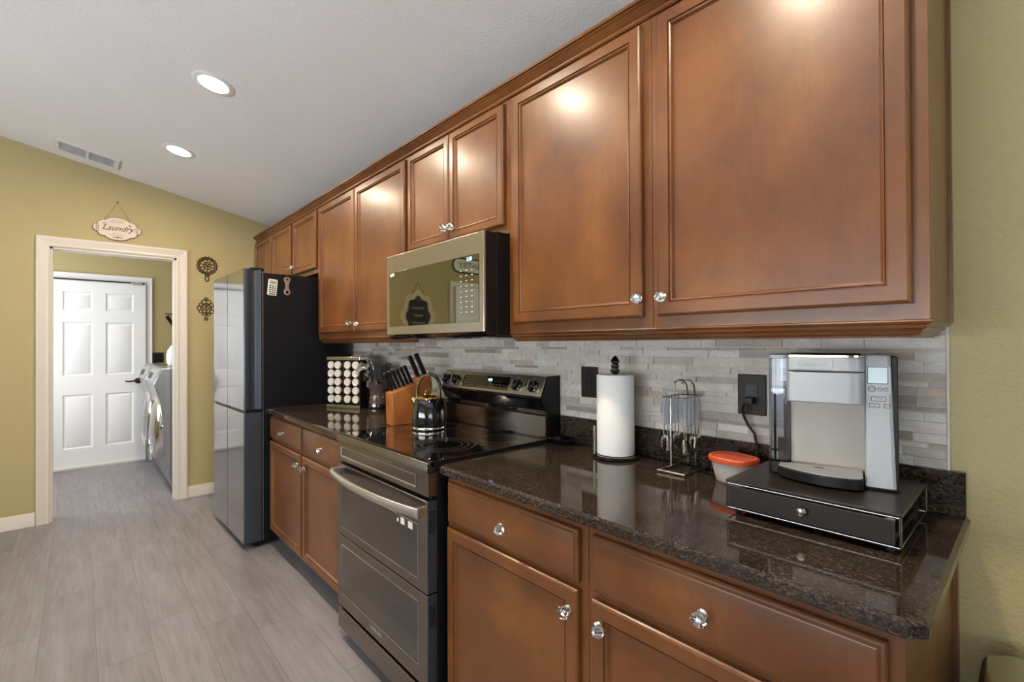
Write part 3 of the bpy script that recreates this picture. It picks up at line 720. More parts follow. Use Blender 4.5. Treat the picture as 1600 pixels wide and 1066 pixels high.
mb=MB().lathe([(.0,0),(.072,0),(.085,.03),(.088,.09),(.078,.15),(.05,.195),(.035,.205),(.035,.225),(0,.228)],28)
solo('laundry_jug','white rounded jug on the laundry machine behind the doorway trim','jug',mb,'white',(-5.62,-.83,1.1285))
T=Thing('wall_rack','small dark metal hook rack on the laundry room wall','rack',(LX,-.74,1.70))
mb=MB().box(0,.006,-.06,.06,-.006,.006).tube([(.003,.03,.003),(.03,.03,-.01),(.03,.03,-.09),(.045,.03,-.11)],.004,6).tube([(.003,-.03,.003),(.03,-.03,-.01),(.035,-.03,-.05)],.004,6)
T.part('hook_rail',mb,'dsteel')
solo('lint_brush','dark narrow brush hanging slanted from the laundry wall rack','brush',MB().prism(rrect(.035,.17,.012),'x',0,.02),'bside',(LX+.03,-.745,1.60),0)
bpy.data.objects['lint_brush'].rotation_euler=(math.radians(32),0,0)
T=Thing('outlet_plate','dark outlet plate on the laundry room wall','outlet',(LX,-.868,1.185))
T.part('plate',MB().box(0,.006,-.055,.055,-.06,.06),'bronze',bevel=.002)
T.part('sockets',MB().box(.0055,.008,-.03,.03,-.035,.035),'black')
# ================================================================== things on the left worktop
CT=CZT+.0004
ra=math.radians(25.5)
T=Thing('spice_rack','black spice rack with steel top and bottom strips beside the fridge','rack',(-3.018,-.340,CT),ra)
RWd=.268; RH=.335; RD=.066
mb=MB().box(0,RWd,.0575,RD,.0,RH).box(0,.006,.004,RD,.012,RH-.01).box(RWd-.006,RWd,.004,RD,.012,RH-.01).box(RWd*.468-.006,RWd*.468+.006,.012,RD,.012,RH-.01)
for z in (.031,.087,.142,.197,.252,.309): mb.box(.004,RWd-.004,.012,RD-.009,z-.002,z)
T.part('frame',mb,'black')
T.part('top_strip',MB().box(-.002,RWd+.002,-.002,RD,RH-.022,RH),'chrome',bevel=.003)
T.part('bottom_strip',MB().box(-.004,RWd+.002,-.004,RD,0,.022),'chrome',bevel=.003)
rows_=['top','second','middle','fourth','bottom']; cols_=['leftmost','second','third','rightmost']
jar=None
def jmesh():
    b=MB(); b.at((0,0,0),(PI/2,0,0)); b.lathe([(.0215,-.042),(.0235,-.039),(.0235,.0),(.021,.004)],24); 
    l=MB(); l.at((0,0,0),(PI/2,0,0)); l.lathe([(.0252,.003),(.0252,.013),(.0235,.0155),(.018,.0155),(.017,.0145),(0,.0145)],28)
    return b,l
for j,z in enumerate((.281,.226,.171,.116,.0605)):
    for i,fx in enumerate((.112,.325,.615,.865)):
        lb='spice jar with round silver lid facing out, %s row and %s column of the rack'%(rows_[j],cols_[i])
        loc=Matrix.Translation((-3.018,-.340,CT))@Matrix.Rotation(ra,4,'Z')@Vector((RWd*fx,.014,z-.0002))
        if jar is None:
            b,l=jmesh(); t=Thing('spice_jar',lb,'jar',loc,ra,'spice jars in the rack'); jb=t.part('jar_body',b,'smoke'); jl=t.part('lid',l,'jarlid'); jar=t.o
        else:
            r=jar.copy(); r.location=loc; r['label']=lb; COL.objects.link(r)
            for ch in (jb,jl): c=ch.copy(); COL.objects.link(c); c.parent=r
# utensil crock
CK=(-2.738,-.116)
T=Thing('utensil_crock','flared smoky glass crock of cooking utensils beside the spice rack','crock',(*CK,CT))
T.part('vessel',MB().lathe([(0,.004),(.052,.004),(.060,.0),(.064,.012),(.060,.045),(.054,.085),(.056,.125),(.066,.166),(.062,.166),(.052,.125),(.050,.085),(.054,.045),(.05,.02),(0,.018)],40),'smoke')
T.part('dark_base',MB().lathe([(.0,.001),(.0655,.001),(.0668,.012),(.0642,.034),(.0615,.034),(.061,.006),(0,.006)],40),'blackg')
pt=MB(); random.seed(5)
for k in range(14):
    a=random.uniform(0,2*PI); z=random.uniform(.06,.14); rr=.0575+.004*abs(z-.085)/.05
    pt.at((rr*math.cos(a),rr*math.sin(a),z),(0,PI/2,a)).lathe([(0,.0012),(.004,.001),(.007,-.002)],7)
T.part('flower_pattern',pt,'pattern')
def utensil(name,label,dx,dy,L,lean,az,head,mats,r=.004,hmats=None):
    # stands in the crock: base near its floor, leaning by lean towards azimuth az
    loc=(CK[0]+dx,CK[1]+dy,CT+.022)
    T=Thing(name,label,'utensil',loc,rot=(0,lean,az))
    T.part('handle',MB().tube([(0,0,0),(0,0,L)],[r,r],10),mats)
    m=MB(); m.at((0,0,L)); head(m); T.part('head',m,hmats or mats); return T
def h_spoon(m,w=.034,l=.06): m.lathe([(.003,-.012),(.006,0),(w*.8,l*.3),(w,l*.6),(w*.75,l*.9),(0,l)],20,sy=.28)
def h_slot(m):
    for k in range(5):
        q=(k%5); m.tube([(0,0,-.03),(.002,-.004-.001*q,.000+q*.004),(.006,-.022,.022+q*.0085),(.008,-.045,.020+q*.0095),(.008,-.066,.004+q*.0085),(.006,-.078,-.014+q*.006)],.0042,8)
def h_turner(m): m.prism([(-.008,0),(-.030,.02),(-.036,.080),(.040,.105),(.034,.02),(.008,0)],'y',-.0015,.0015)
def h_whisk(m):
    for k in range(6):
        a=PI*k/6; m.tube([(math.cos(a)*.030*math.sin(PI*t/12),math.sin(a)*.030*math.sin(PI*t/12),.105*(1-math.cos(PI*t/12))/2 if t<=6 else .105*(1-math.cos(PI*t/12))/2) for t in range(0,13)],.0018,5)
def h_loop(m): m.ring((0,0,.045),.040,.0045,axis='y',sx=.75,sy=1.1)
def h_ladle(m): m.at((0,.03,0)) if False else None; m.X=m.X@Matrix.Rotation(math.radians(70),4,'Y'); m.lathe([(0,-.0),(.030,.006),(.042,.022),(.045,.038),(.0435,.038),(.040,.022),(.028,.009),(0,.003)],26)
def _serving():
    Lf=Vector((-.672,-.741,0)); Cc=Vector((.741,-.672,0)); P=lambda l,c,z: Lf*l+Cc*c+Vector((0,0,z))
    T=Thing('serving_fork','pale ribbed serving head arching left out of the crock in front of the spice rack','utensil',(CK[0],CK[1],CT+.0))
    T.part('handle',MB().tube([P(-.022,-.028,.024),P(.012,.018,.160),P(.030,.060,.235),P(.044,.092,.272)],.0045,8),'chrome')
    for k in range(5):
        T.part('tine',MB().tube([P(.040,.086,.266),P(.050+.003*k,.094,.262+.0075*k),P(.074,.098+.002*k,.258+.0105*k),P(.098,.100,.240+.0105*k),P(.112,.100,.214+.010*k)],[.0026,.0036,.0040,.0038,.0030],8),'steel')
_serving()
utensil('whisk','thin wire whisk standing in the crock near the spice rack',-.010,.012,.19,math.radians(14),math.radians(222),h_whisk,'chrome')
utensil('ladle','steel ladle standing in the middle of the crock',-.004,.004,.200,math.radians(16),math.radians(246),h_ladle,'chrome')
utensil('slotted_turner','dark flat turner with slanted blade in the crock',.014,.000,.165,math.radians(12),math.radians(20),h_turner,'black')
utensil('masher','steel looped masher at the right of the crock',.026,.012,.185,math.radians(12),math.radians(32),h_loop,'dsteel')
utensil('spatula','short black spatula low in the crock',-.004,.004,.150,math.radians(6),math.radians(230),h_turner,'black')
utensil('wooden_spoon','pale wooden spoon low in the front of the crock',.018,-.020,.122,math.radians(9),math.radians(330),lambda m:h_spoon(m,.016,.035),'tan_wood')
# knife block
ka=math.radians(-8.5)
T=Thing('knife_block','warm orange-brown wooden knife block next to the cooktop','knife block',(-2.150,-.365,CT),ka)
pf=[(0,0),(-.004,.166),(.132,.212),(.140,.236),(.205,.252),(.215,.20),(.19,.0)]
T.part('block',MB().prism(pf,'x',0,.105),'block',bevel=.003)
sl=MB()
kn=None
def knife_parts(T,L,w,th):
    m=MB(); m.prism([(-w/2,0),(w/2,0),(w/2*1.05,L*.35),(w/2*.9,L*.7),(w/2*1.1,L*.94),(w/2*.5,L),(-w/2*.7,L*.99),(-w/2*1.1,L*.93),(-w/2*.8,L*.6),(-w/2*.95,L*.3)],'y',-th/2,th/2)
    T.part('handle',m,'black',bevel=.0025)
    T.part('end_cap',MB().prism([(-w*.4,L*.985),(w*.2,L*.995),(w*.2,L*1.012),(-w*.4,L*1.0)],'y',-th*.45,th*.45),'steel')
    T.part('bolster',MB().box(-w*.45,w*.45,-th*.45,th*.45,-.004,.001),'steel')
KR=Matrix.Translation((-2.150,-.365,CT))@Matrix.Rotation(ka,4,'Z')
pos_=['frontmost','second','third','fourth','fifth','rearmost']
def knife(lab,x,y,z,L,w,th,group,turn=0):
    R=KR@Matrix.Translation((x,y,z))@Matrix.Rotation(math.radians(24),4,'X')@Matrix.Rotation(turn,4,'Z')
    T=Thing('knife',lab,'knife',R.to_translation(),rot=R.to_euler(),group=group); return T
proto=None
for k in range(6):
    lab='black-handled steak knife in the knife block, %s of the slanted row of six'%pos_[k]
    y=.012+k*.0215; x=.052
    t=knife(lab,x,y,.166+(y+.004)*.338+.0042,.102,.022,.0140,'steak knives in the block',PI/2*0)
    if proto is None: knife_parts(t,.102,.022,.0140); proto=t
    else:
        for ch in list(proto.o.children): c=ch.copy(); COL.objects.link(c); c.parent=t.o
for lab,x,y,L,w in (('larger black-handled chef knife in the upper step of the knife block',.040,.160,.120,.024),('large black-handled knife at the rear end of the knife block',.066,.188,.125,.022)):
    t=knife(lab,x,y,.236+(y-.140)*.246+.004,L,w,.020,'large knives in the block',0); knife_parts(t,L,w,.020)
# kettle
T=Thing('kettle','glossy black kettle with brass-toned arched handle on the rear left burner','kettle',(-1.815,-.318,.9242))
T.part('body',MB().lathe([(.0,.0),(.076,.0),(.0795,.004),(.0795,.010),(.077,.014),(.0785,.022),(.0800,.045),(.0780,.085),(.0700,.125),(.0635,.142),(.060,.146),(0,.147)],48),'blackg')
T.part('base_ring',MB().lathe([(.0796,.003),(.0806,.006),(.0806,.013),(.0790,.016)],48),'chrome')
T.part('lid',MB().lathe([(.058,.1468),(.057,.150),(.045,.158),(.025,.164),(0,.166)],36),'gold')
T.part('lid_loop',MB().ring((0,0,.164),.020,.0026,axis='x',a0=0,a1=PI,sy=1.3),'gold')
T.part('spout',MB().tube([(-.040,-.034,.118),(-.054,-.046,.138),(-.060,-.051,.147)],[.020,.014,.0115],14),'khandle')
hd=MB(); va=math.radians(58)
pth=[(.056*math.cos(PI*k/24)*(1+.12*math.sin(PI*k/24)),0,.140+.118*math.sin(PI*k/24)**.8) for k in range(25)]
hd.at((0,0,0),(0,0,math.radians(40))).tube(pth,[.012-.002*math.sin(PI*k/24) for k in range(25)],10,flat=.5)
T.part('handle',hd,'khandle')
gr=MB().at((0,0,0),(0,0,math.radians(40))); gr.tube([(p[0]*1.03,0,p[2]+.007) for p in pth[3:13]],.0085,10,flat=1.0); T.part('grip',gr,'blackg')
# ================================================================== right worktop
T=Thing('spoon_rest','shallow black dish on the worktop behind the right side of the range','dish',(-1.185,-.075,CT),math.radians(20))
T.part('bowl',MB().lathe([(0,.002),(.030,.0),(.034,.003),(.05,.016),(.056,.020),(.054,.021),(.034,.008),(0,.006)],36,sx=1.0,sy=.78),'blackg')
T.part('arm',MB().tube([(-.045,0,.018),(-.075,-.005,.0215),(-.10,-.008,.0225)],[.008,.006,.0045],8,flat=.5),'blackg')
def outlet(label,x,z,w=.084,h=.125):
    T=Thing('outlet_plate',label,'outlet',(x,-.0128,z))
    T.part('plate',MB().box(-w/2,w/2,-.0055,0,-h/2,h/2),'bronze',bevel=.002)
    T.part('socket_insert',MB().box(-.0175,.0175,-.0075,-.005,-.034,.034),'black',bevel=.001)
    s=MB()
    for dz in (-.017,.017):
        for dx in (-.006,.006): s.box(dx-.001,dx+.001,-.0079,-.0074,dz-.001,dz+.006)
        s.at((0,-.0074,dz-.009),(PI/2,0,0)).lathe([(.0025,0),(.0025,.0005)],8); s.at()
    T.part('slots',s,'kick')
    for dz in (-.048,.048): T.part('screw',MB().at((0,-.0055,dz),(PI/2,0,0)).lathe([(.003,0),(.003,.001),(0,.0012)],10),'bronze')
    return T
outlet('dark bronze outlet plate on the stone tiles left of the paper towels',-1.086,1.170)
outlet('dark bronze outlet plate with a black plug in its lower socket',-.4525,1.1665)
T=Thing('power_cord','black power cord plugged into the outlet left of the coffee maker','cord',(-.4525,-.021,1.1495))
T.part('plug',MB().box(-.013,.013,-.026,0,-.011,.011),'cord',bevel=.004)
T.part('cable',MB().tube([(-.002,-.022,-.004),(-.012,-.028,-.012),(-.017,-.024,-.028),(-.015,-.016,-.052),(-.004,-.010,-.078),(.012,-.008,-.100),(.018,-.010,-.125),(.020,-.014,-.160),(.026,-.018,-.195),(.04,-.022,-.2195),(.075,-.024,-.2318),(.13,-.026,-.2318),(.155,-.020,-.2318)],.0042,8),'cord')
# paper towel holder
PT=(-.897,-.103)
T=Thing('paper_towel_holder','black upright paper towel holder on the worktop','holder',(*PT,CT))
T.part('base',MB().lathe([(0,0),(.078,0),(.083,.003),(.083,.008),(.079,.012),(.03,.014),(0,.014)],44),'blackg')
T.part('rod',MB().lathe([(.009,.014),(.009,.312)],12),'black')
T.part('finial',MB().lathe([(.0125,.305),(.0165,.311),(.0165,.319),(.011,.322),(.0155,.329),(.0155,.334),(.010,.338),(.0165,.346),(.0160,.353),(.007,.365),(0,.370)],24),'blackg')
T.part('side_rod',MB().tube([(-.060,-.049,.010),(-.060,-.049,.112)],.0042,10),'chrome')
rl=Thing('paper_towel_roll','full white paper towel roll on the black holder','paper towel',(*PT,CT+.0145))
m=MB().lathe([(.0665,0),(.0675,.002),(.0675,.284),(.0665,.286),(.021,.286),(.021,.0)],56)
m.f=m.f[:-2] if False else m.f
rl.part('paper',MB().lathe([(.0215,.0),(.0665,0),(.0672,.002),(.0672,.284),(.0662,.286),(.0215,.286)],56),'paper')
rl.part('loose_sheet',MB().tube([(-.0672,-.004,.0),( -.0672,-.004,.284)],.0012,6),'paper')
rl.part('tube_core',MB().lathe([(.0195,.0005),(.0215,.0005),(.0215,.2857),(.0195,.2857)],28),'tan_wood')
# cutlery stand
CX,CY=-.640,-.095
T=Thing('cutlery_stand','chrome wire cutlery stand with square base and curled top','stand',(CX,CY,CT))
bm=MB().tube([(-.042,-.080,.006),(.046,-.080,.006),(.046,.078,.006),(-.042,.078,.006)],.0042,8,closed=True)
T.part('base_frame',bm,'msteel')
up=MB()
for x in (-.012,.014):
    up.tube([(x,.060,.006),(x,.060,.20),(x,.060,.245),(x*1.0,.052,.275),(x,.030,.292),(x,.0,.294),(x,-.026,.286)],.0028,8)
up.tube([(-.012,-.0,.292),(.014,-.0,.292)],.0022,6)
T.part('uprights',up,'wire')
T.part('front_post',MB().tube([(-.042,-.03,.006),(-.03,-.02,.012),(-.03,-.02,.238)],.0026,8),'wire')
arm=MB()
for x in (-.034,.036): arm.tube([(x,-.062,.240),(x,.064,.240)],.0024,8)
arm.tube([(-.034,.060,.240),(.036,.060,.240)],.0024,8).tube([(-.034,-.055,.240),(.036,-.055,.240)],.0024,8)
T.part('hanging_rails',arm,'wire')
kinds=['spoon','fork','knife','teaspoon','spoon','fork','knife','teaspoon','fork','spoon']
side=['left rail','right rail']
def piece(kind,label,x,y):
    t=Thing('dinner_'+kind if kind!='teaspoon' else 'teaspoon',label,'cutlery',(CX+x,CY+y,CT+.2385),group='cutlery hanging on the wire stand')
    t.part('handle',MB().tube([(0,0,-.004),(0,0,-.02),(0,0,-.088)],[.0055,.0072,.0066],8,flat=.8),'acrylic')
    t.part('end_hook',MB().ring((0,0,.0012),.0046,.0011,axis='x',seg=14),'chrome')
    h=MB()
    if kind in('spoon','teaspoon'):
        s=1 if kind=='spoon' else .75
        h.tube([(0,0,-.086),(0,0,-.125)],[.0026,.002],6); h.at((0,0,-.125-.022*s)); h.ell((0,0,0),.0050*1.0,.018*s,.029*s,14,8)
    elif kind=='fork':
        h.tube([(0,0,-.086),(0,0,-.130)],[.0026,.0022],6)
        for dy in (-.0105,-.0035,.0035,.0105): h.tube([(0,dy*.6,-.128),(.001,dy,-.140),(.004,dy,-.175)],.0018,5)
    else:
        h.prism([(-.006,-.086),(-.012,-.115),(-.012,-.168),(.002,-.186),(.008,-.168),(.006,-.086)],'x',-.0008,.0008)
    t.part('steel_end',h,'chrome'); return t
ordn=['nearest','second','middle','fourth','rearmost']
for k in range(10):
    r=k//5; i=k%5; x=(-.034,.036)[r]; y=-.056+i*.0235
    piece(kinds[k],'clear-handled %s hanging from the %s of the wire stand, %s of five'%(kinds[k],side[r],ordn[i]),x,y-.0)
# wire holder by the wall
T=Thing('wire_holder','small black wire holder against the upstand behind the red-lidded tub','holder',(-.560,-.050,CT))
wm=MB().ring((0,0,.0032),.030,.003,axis='z',seg=24)
for dx in (-.022,.004): wm.tube([(dx,.012,.003),(dx,.015,.035),(dx+.006,.010,.050),(dx+.016,.0,.034),(dx+.020,-.008,.004)],.0026,7)
T.part('wire_frame',wm,'black')
for p in ((-.016,.0135,.050),(.010,.013,.049)): T.part('glass_bead',MB().ell(p,.0065,.0065,.0075,8,6),'crystal',smooth=False)
# food tub
T=Thing('food_tub','translucent food tub with orange-red lid left of the coffee drawer','container',(-.466,-.118,CT),math.radians(-12))
def se(a,b,n=40,p=2.8): return [(a*abs(math.cos(2*PI*k/n))**(2/p)*(1 if math.cos(2*PI*k/n)>=0 else -1),b*abs(math.sin(2*PI*k/n))**(2/p)*(1 if math.sin(2*PI*k/n)>=0 else -1)) for k in range(n)]
def sl_(spec): return [[(x,y,z) for x,y in se(a,b)] for a,b,z in spec]
T.part('tub',MB().loops(sl_([(.044,.034,.0),(.047,.038,.004),(.056,.045,.040),(.060,.048,.062),(.0655,.053,.064),(.0655,.053,.068),(.060,.048,.068),(.054,.044,.040),(.044,.035,.006)]),True,True),'frost')
T.part('lid',MB().loops(sl_([(.0668,.0545,.063),(.0678,.0555,.066),(.0678,.0555,.075),(.0655,.053,.0785),(.058,.046,.0785),(.056,.044,.0745),(.030,.020,.0745)]),True,True),'red')
T.part('contents',MB().loops(sl_([(.042,.032,.007),(.050,.040,.034),(.046,.036,.040)]),True,True),'tan_wood')
# coffee pod drawer
TX0,TX1,TY0,TY1,TZ0,TZ1=-.372,-.034,-.385,-.078,.9275,.9945
T=Thing('pod_drawer','low black coffee pod drawer with chrome wire frame under the coffee maker','drawer',((TX0+TX1)/2,(TY0+TY1)/2,CT))
T.part('top_plate',MB().box(TX0,TX1,TY0,TY1,TZ1-.006,TZ1),'fpod',world=True,bevel=.0015)
wf=MB(); r=.0024
for z in (TZ0,TZ1-.009):
    wf.tube([(TX0+r,TY0+r,z),(TX1-r,TY0+r,z),(TX1-r,TY1-r,z),(TX0+r,TY1-r,z)],r,8,closed=True)
for x in (TX0+r,TX1-r):
    for y in (TY0+r,TY1-r): wf.tube([(x,y,TZ0),(x,y,TZ1-.007)],r,8)
for x in (TX0+.08,TX0+.17,TX0+.26): wf.tube([(x,TY0+r,TZ0),(x,TY1-r,TZ0)],.0018,6)
T.part('wire_frame',wf,'wire',world=True)
dr=T.part('drawer_front',MB().box(TX0+.008,TX1-.010,TY0-.003,TY0+.001,TZ0+.005,TZ1-.013),'fpod',world=True,bevel=.001)
T.part('knob',MB().at((-.2035,TY0-.003,.960),(PI/2,0,0)).lathe([(.0035,0),(.0035,.005),(.0095,.008),(.0105,.012),(.008,.017),(0,.018)],20),'chrome',world=True,parent=dr)
T.part('drawer_tray',MB().box(TX0+.012,TX1-.014,TY0+.004,TY1-.012,TZ0+.004,TZ0+.007).box(TX0+.012,TX0+.014,TY0+.004,TY1-.012,TZ0+.006,TZ0+.030).box(TX1-.016,TX1-.014,TY0+.004,TY1-.012,TZ0+.006,TZ0+.018),'bside',world=True,parent=dr)
for x in (TX0+.022,TX1-.022):
    for y in (TY0+.02,TY1-.02): T.part('foot',MB().at((x,y,CT)).lathe([(.007,0),(.008,.004),(.006,.014)],12),'black',world=True)
solo('white_sliver','flat white packet inside the right front corner of the pod drawer','sliver',MB().prism([(0,0),(.050,0),(.050,.030),(.030,.038),(.018,.040),(0,.045)],'y',-.001,.001),'paper',(-.061,TY0+.012,TZ0+.0075),PI/2*.93)  # thin flat white shape set upright in the drawer
# coffee maker
CMA=math.radians(12); CMO=(-.200,-.200,TZ1+.0003)
T=Thing('coffee_maker','silver single-serve coffee maker with water tank and control tower','coffee maker',CMO,CMA)
def rb(w0,pts,z0,z1): return MB().prism(pts,'z',z0,z1)
T.part('base',MB().prism(rrect(.235,.155,.02,cx=-.004,cy=.060),'z',.002,.026),'black',bevel=.003)
T.part('body',MB().box(-.083,.070,.012,.140,.026,.302),'silver',bevel=.004)
T.part('back_panel',MB().box(-.082,.070,.0085,.0125,.026,.200),'cpanel')
# brew head with rounded right corner
hp_=[(-.084,.012),(-.084,-.058),(-.078,-.066)]+[(.040+.030*math.sin(a*PI/12),-.046-.024*math.cos(a*PI/12)) for a in range(7)]+[(.0700,.012)]
T.part('brew_head',MB().prism(hp_,'z',.190,.2625),'silver',bevel=.003,seg=3)
hd=T.part('head_cap',MB().prism(hp_,'z',.2645,.298),'silver',bevel=.003,seg=3)
T.part('badge_plate',MB().prism(rrect(.082,.026,.004,cx=-.030,cy=.281),'y',-.0700,-.066),'silver',parent=hd,bevel=.001)
T.part('badge',MB().text('Cuisinart',.0165,Matrix.Translation((-.030,-.0702,.281))@Matrix.Rotation(PI/2,4,'X'),bold=.0002),'lcd',parent=hd,smooth=False)
T.part('head_lid',MB().loops([[(x*s_+cx_,y*s_-.0,z) for x,y in [(p[0]+.007,p[1]) for p in hp_]] for s_,cx_,z in ((1.0,-.007,.2982),(1.0,-.007,.302),(.93,-.007,.3065),(.80,-.007,.308))],True,True),'chrome')
# control tower
tw=[]
for z,wl,wr,yf in ((.004,.069,.127,-.050),(.06,.069,.125,-.046),(.296,.069,.119,-.034),(.303,.071,.117,-.031)):
    tw.append([(wl,yf+.003,z),(wl+.003,yf,z),(wr-.008,yf,z),(wr-.002,yf+.004,z),(wr-.001,yf+.010,z),(wr-.001,.128,z),(wl,.128,z)])
T.part('control_tower',MB().loops(tw,True,True),'silver',ang=30,bevel=.001)
T.part('tower_side',MB().prism([(-.034,.010),(.132,.004),(.132,.300),(-.022,.300)],'x',.1185,.1305),'black',bevel=.003)
T.part('tower_foot',MB().box(.068,.130,-.052,.130,.0,.006),'black',bevel=.002)
tl=math.atan2(.012,.236)
def TF(x,z,off=.0004):
    y=-.046+(z-.06)/.236*.012
    return Matrix.Translation((x,y-off,z))@Matrix.Rotation(PI/2-tl,4,'X')
pn=MB(); pn.X=TF(.0945,.245); pn.prism(rrect(.044,.066,.005),'z',-.001,.0006); cpn=T.part('control_panel',pn,'silver')
sc=MB(); sc.X=TF(.0935,.257,.0012); sc.prism(rrect(.035,.036,.002),'z',-.001,.0003); T.part('screen',sc,'screen',parent=cpn)
sf=MB(); sf.X=TF(.0935,.257,.0012); sf.tube([(-.018,-.0185,0),(.018,-.0185,0),(.018,.0185,0),(-.018,.0185,0)],.0009,5,closed=True); T.part('screen_frame',sf,'btn',parent=cpn)
for x,rr,tx in ((.0830,.0068,'MENU'),(.0975,.0044,'<'),(.1080,.0044,'>')):
    b_=MB(); b_.X=TF(x,.2255,.0010); b_.lathe([(rr,-.001),(rr,.0012),(rr*.86,.0016)],24); T.part('button_ring',b_,'btn',parent=cpn)
    b_=MB(); b_.X=TF(x,.2255,.0010); b_.lathe([(0,.0010),(rr*.82,.001),(rr*.78,.0022),(0,.0024)],24); bo=T.part('button',b_,'silver',parent=cpn)
    t_=MB(); t_.text(tx,.0036 if tx=='MENU' else .005,TF(x,.2255,.0036)); T.part('button_text',t_,'btn',parent=cpn,smooth=False)
for x,z,w_,h_,tx in ((.0945,.2040,.027,.0105,'POWER'),(.0872,.1890,.0195,.0095,'HOT\nWATER'),(.1095,.1885,.0115,.0095,'RINSE')):
    b_=MB(); b_.X=TF(x,z,.0004); b_.prism(rrect(w_,h_,.0015),'z',-.001,.0008); T.part('button_ring',b_,'btn')
    b_=MB(); b_.X=TF(x,z,.0004); b_.prism(rrect(w_-.0025,h_-.0025,.001),'z',0,.0016); T.part('button',b_,'silver')
    t_=MB(); t_.text(tx,.0042 if tx=='POWER' else .0026,TF(x,z,.0022)); T.part('button_text',t_,'btn',smooth=False)
# water tank
tk=MB(); pts=rrect(.046,.150,.012,cx=-.107,cy=.058)
T.part('water_tank',MB().loops([[(x,y,.030) for x,y in pts],[(x,y,.292) for x,y in pts],[(x*.97-.0032,(y-.058)*.97+.058,.292) for x,y in pts],[(x*.97-.0032,(y-.058)*.97+.058,.034) for x,y in pts]],True,True),'clear')
T.part('tank_lid',MB().prism(rrect(.048,.152,.012,cx=-.107,cy=.058),'z',.292,.302),'silver',bevel=.002)
T.part('tank_base',MB().prism(rrect(.048,.152,.012,cx=-.107,cy=.058),'z',.002,.030),'black',bevel=.002)
T.part('tank_filter',MB().box(-.113,-.095,.03,.055,.034,.085).tube([(-.098,.02,.04),(-.098,.02,.19)],.0025,6),'smoke')
T.part('water',MB().prism(rrect(.038,.140,.010,cx=-.107,cy=.058),'z',.0345,.215),'clear')
# drip tray
dt=[(-.106,-.012),(-.106,-.050)]+[(-.106+.168*k/10,-.052-.046*math.sin(PI*.5*min(1,k/7))-.004*math.sin(PI*k/10)) for k in range(1,10)]+[(.062,-.090),(.066,-.082),(.066,.010)]
T.part('drip_tray',MB().prism(dt,'z',.003,.0275),'black',bevel=.003,seg=3)
T.part('drip_plate',MB().prism([(x*.985,y*.985) for x,y in dt],'z',.0275,.0300),'silver',bevel=.001)
T.part('drip_hole',MB().prism([(.011*math.cos(2*PI*k/20)-.02,.0045*math.sin(2*PI*k/20)-.030) for k in range(20)],'z',.0298,.0305),'black')
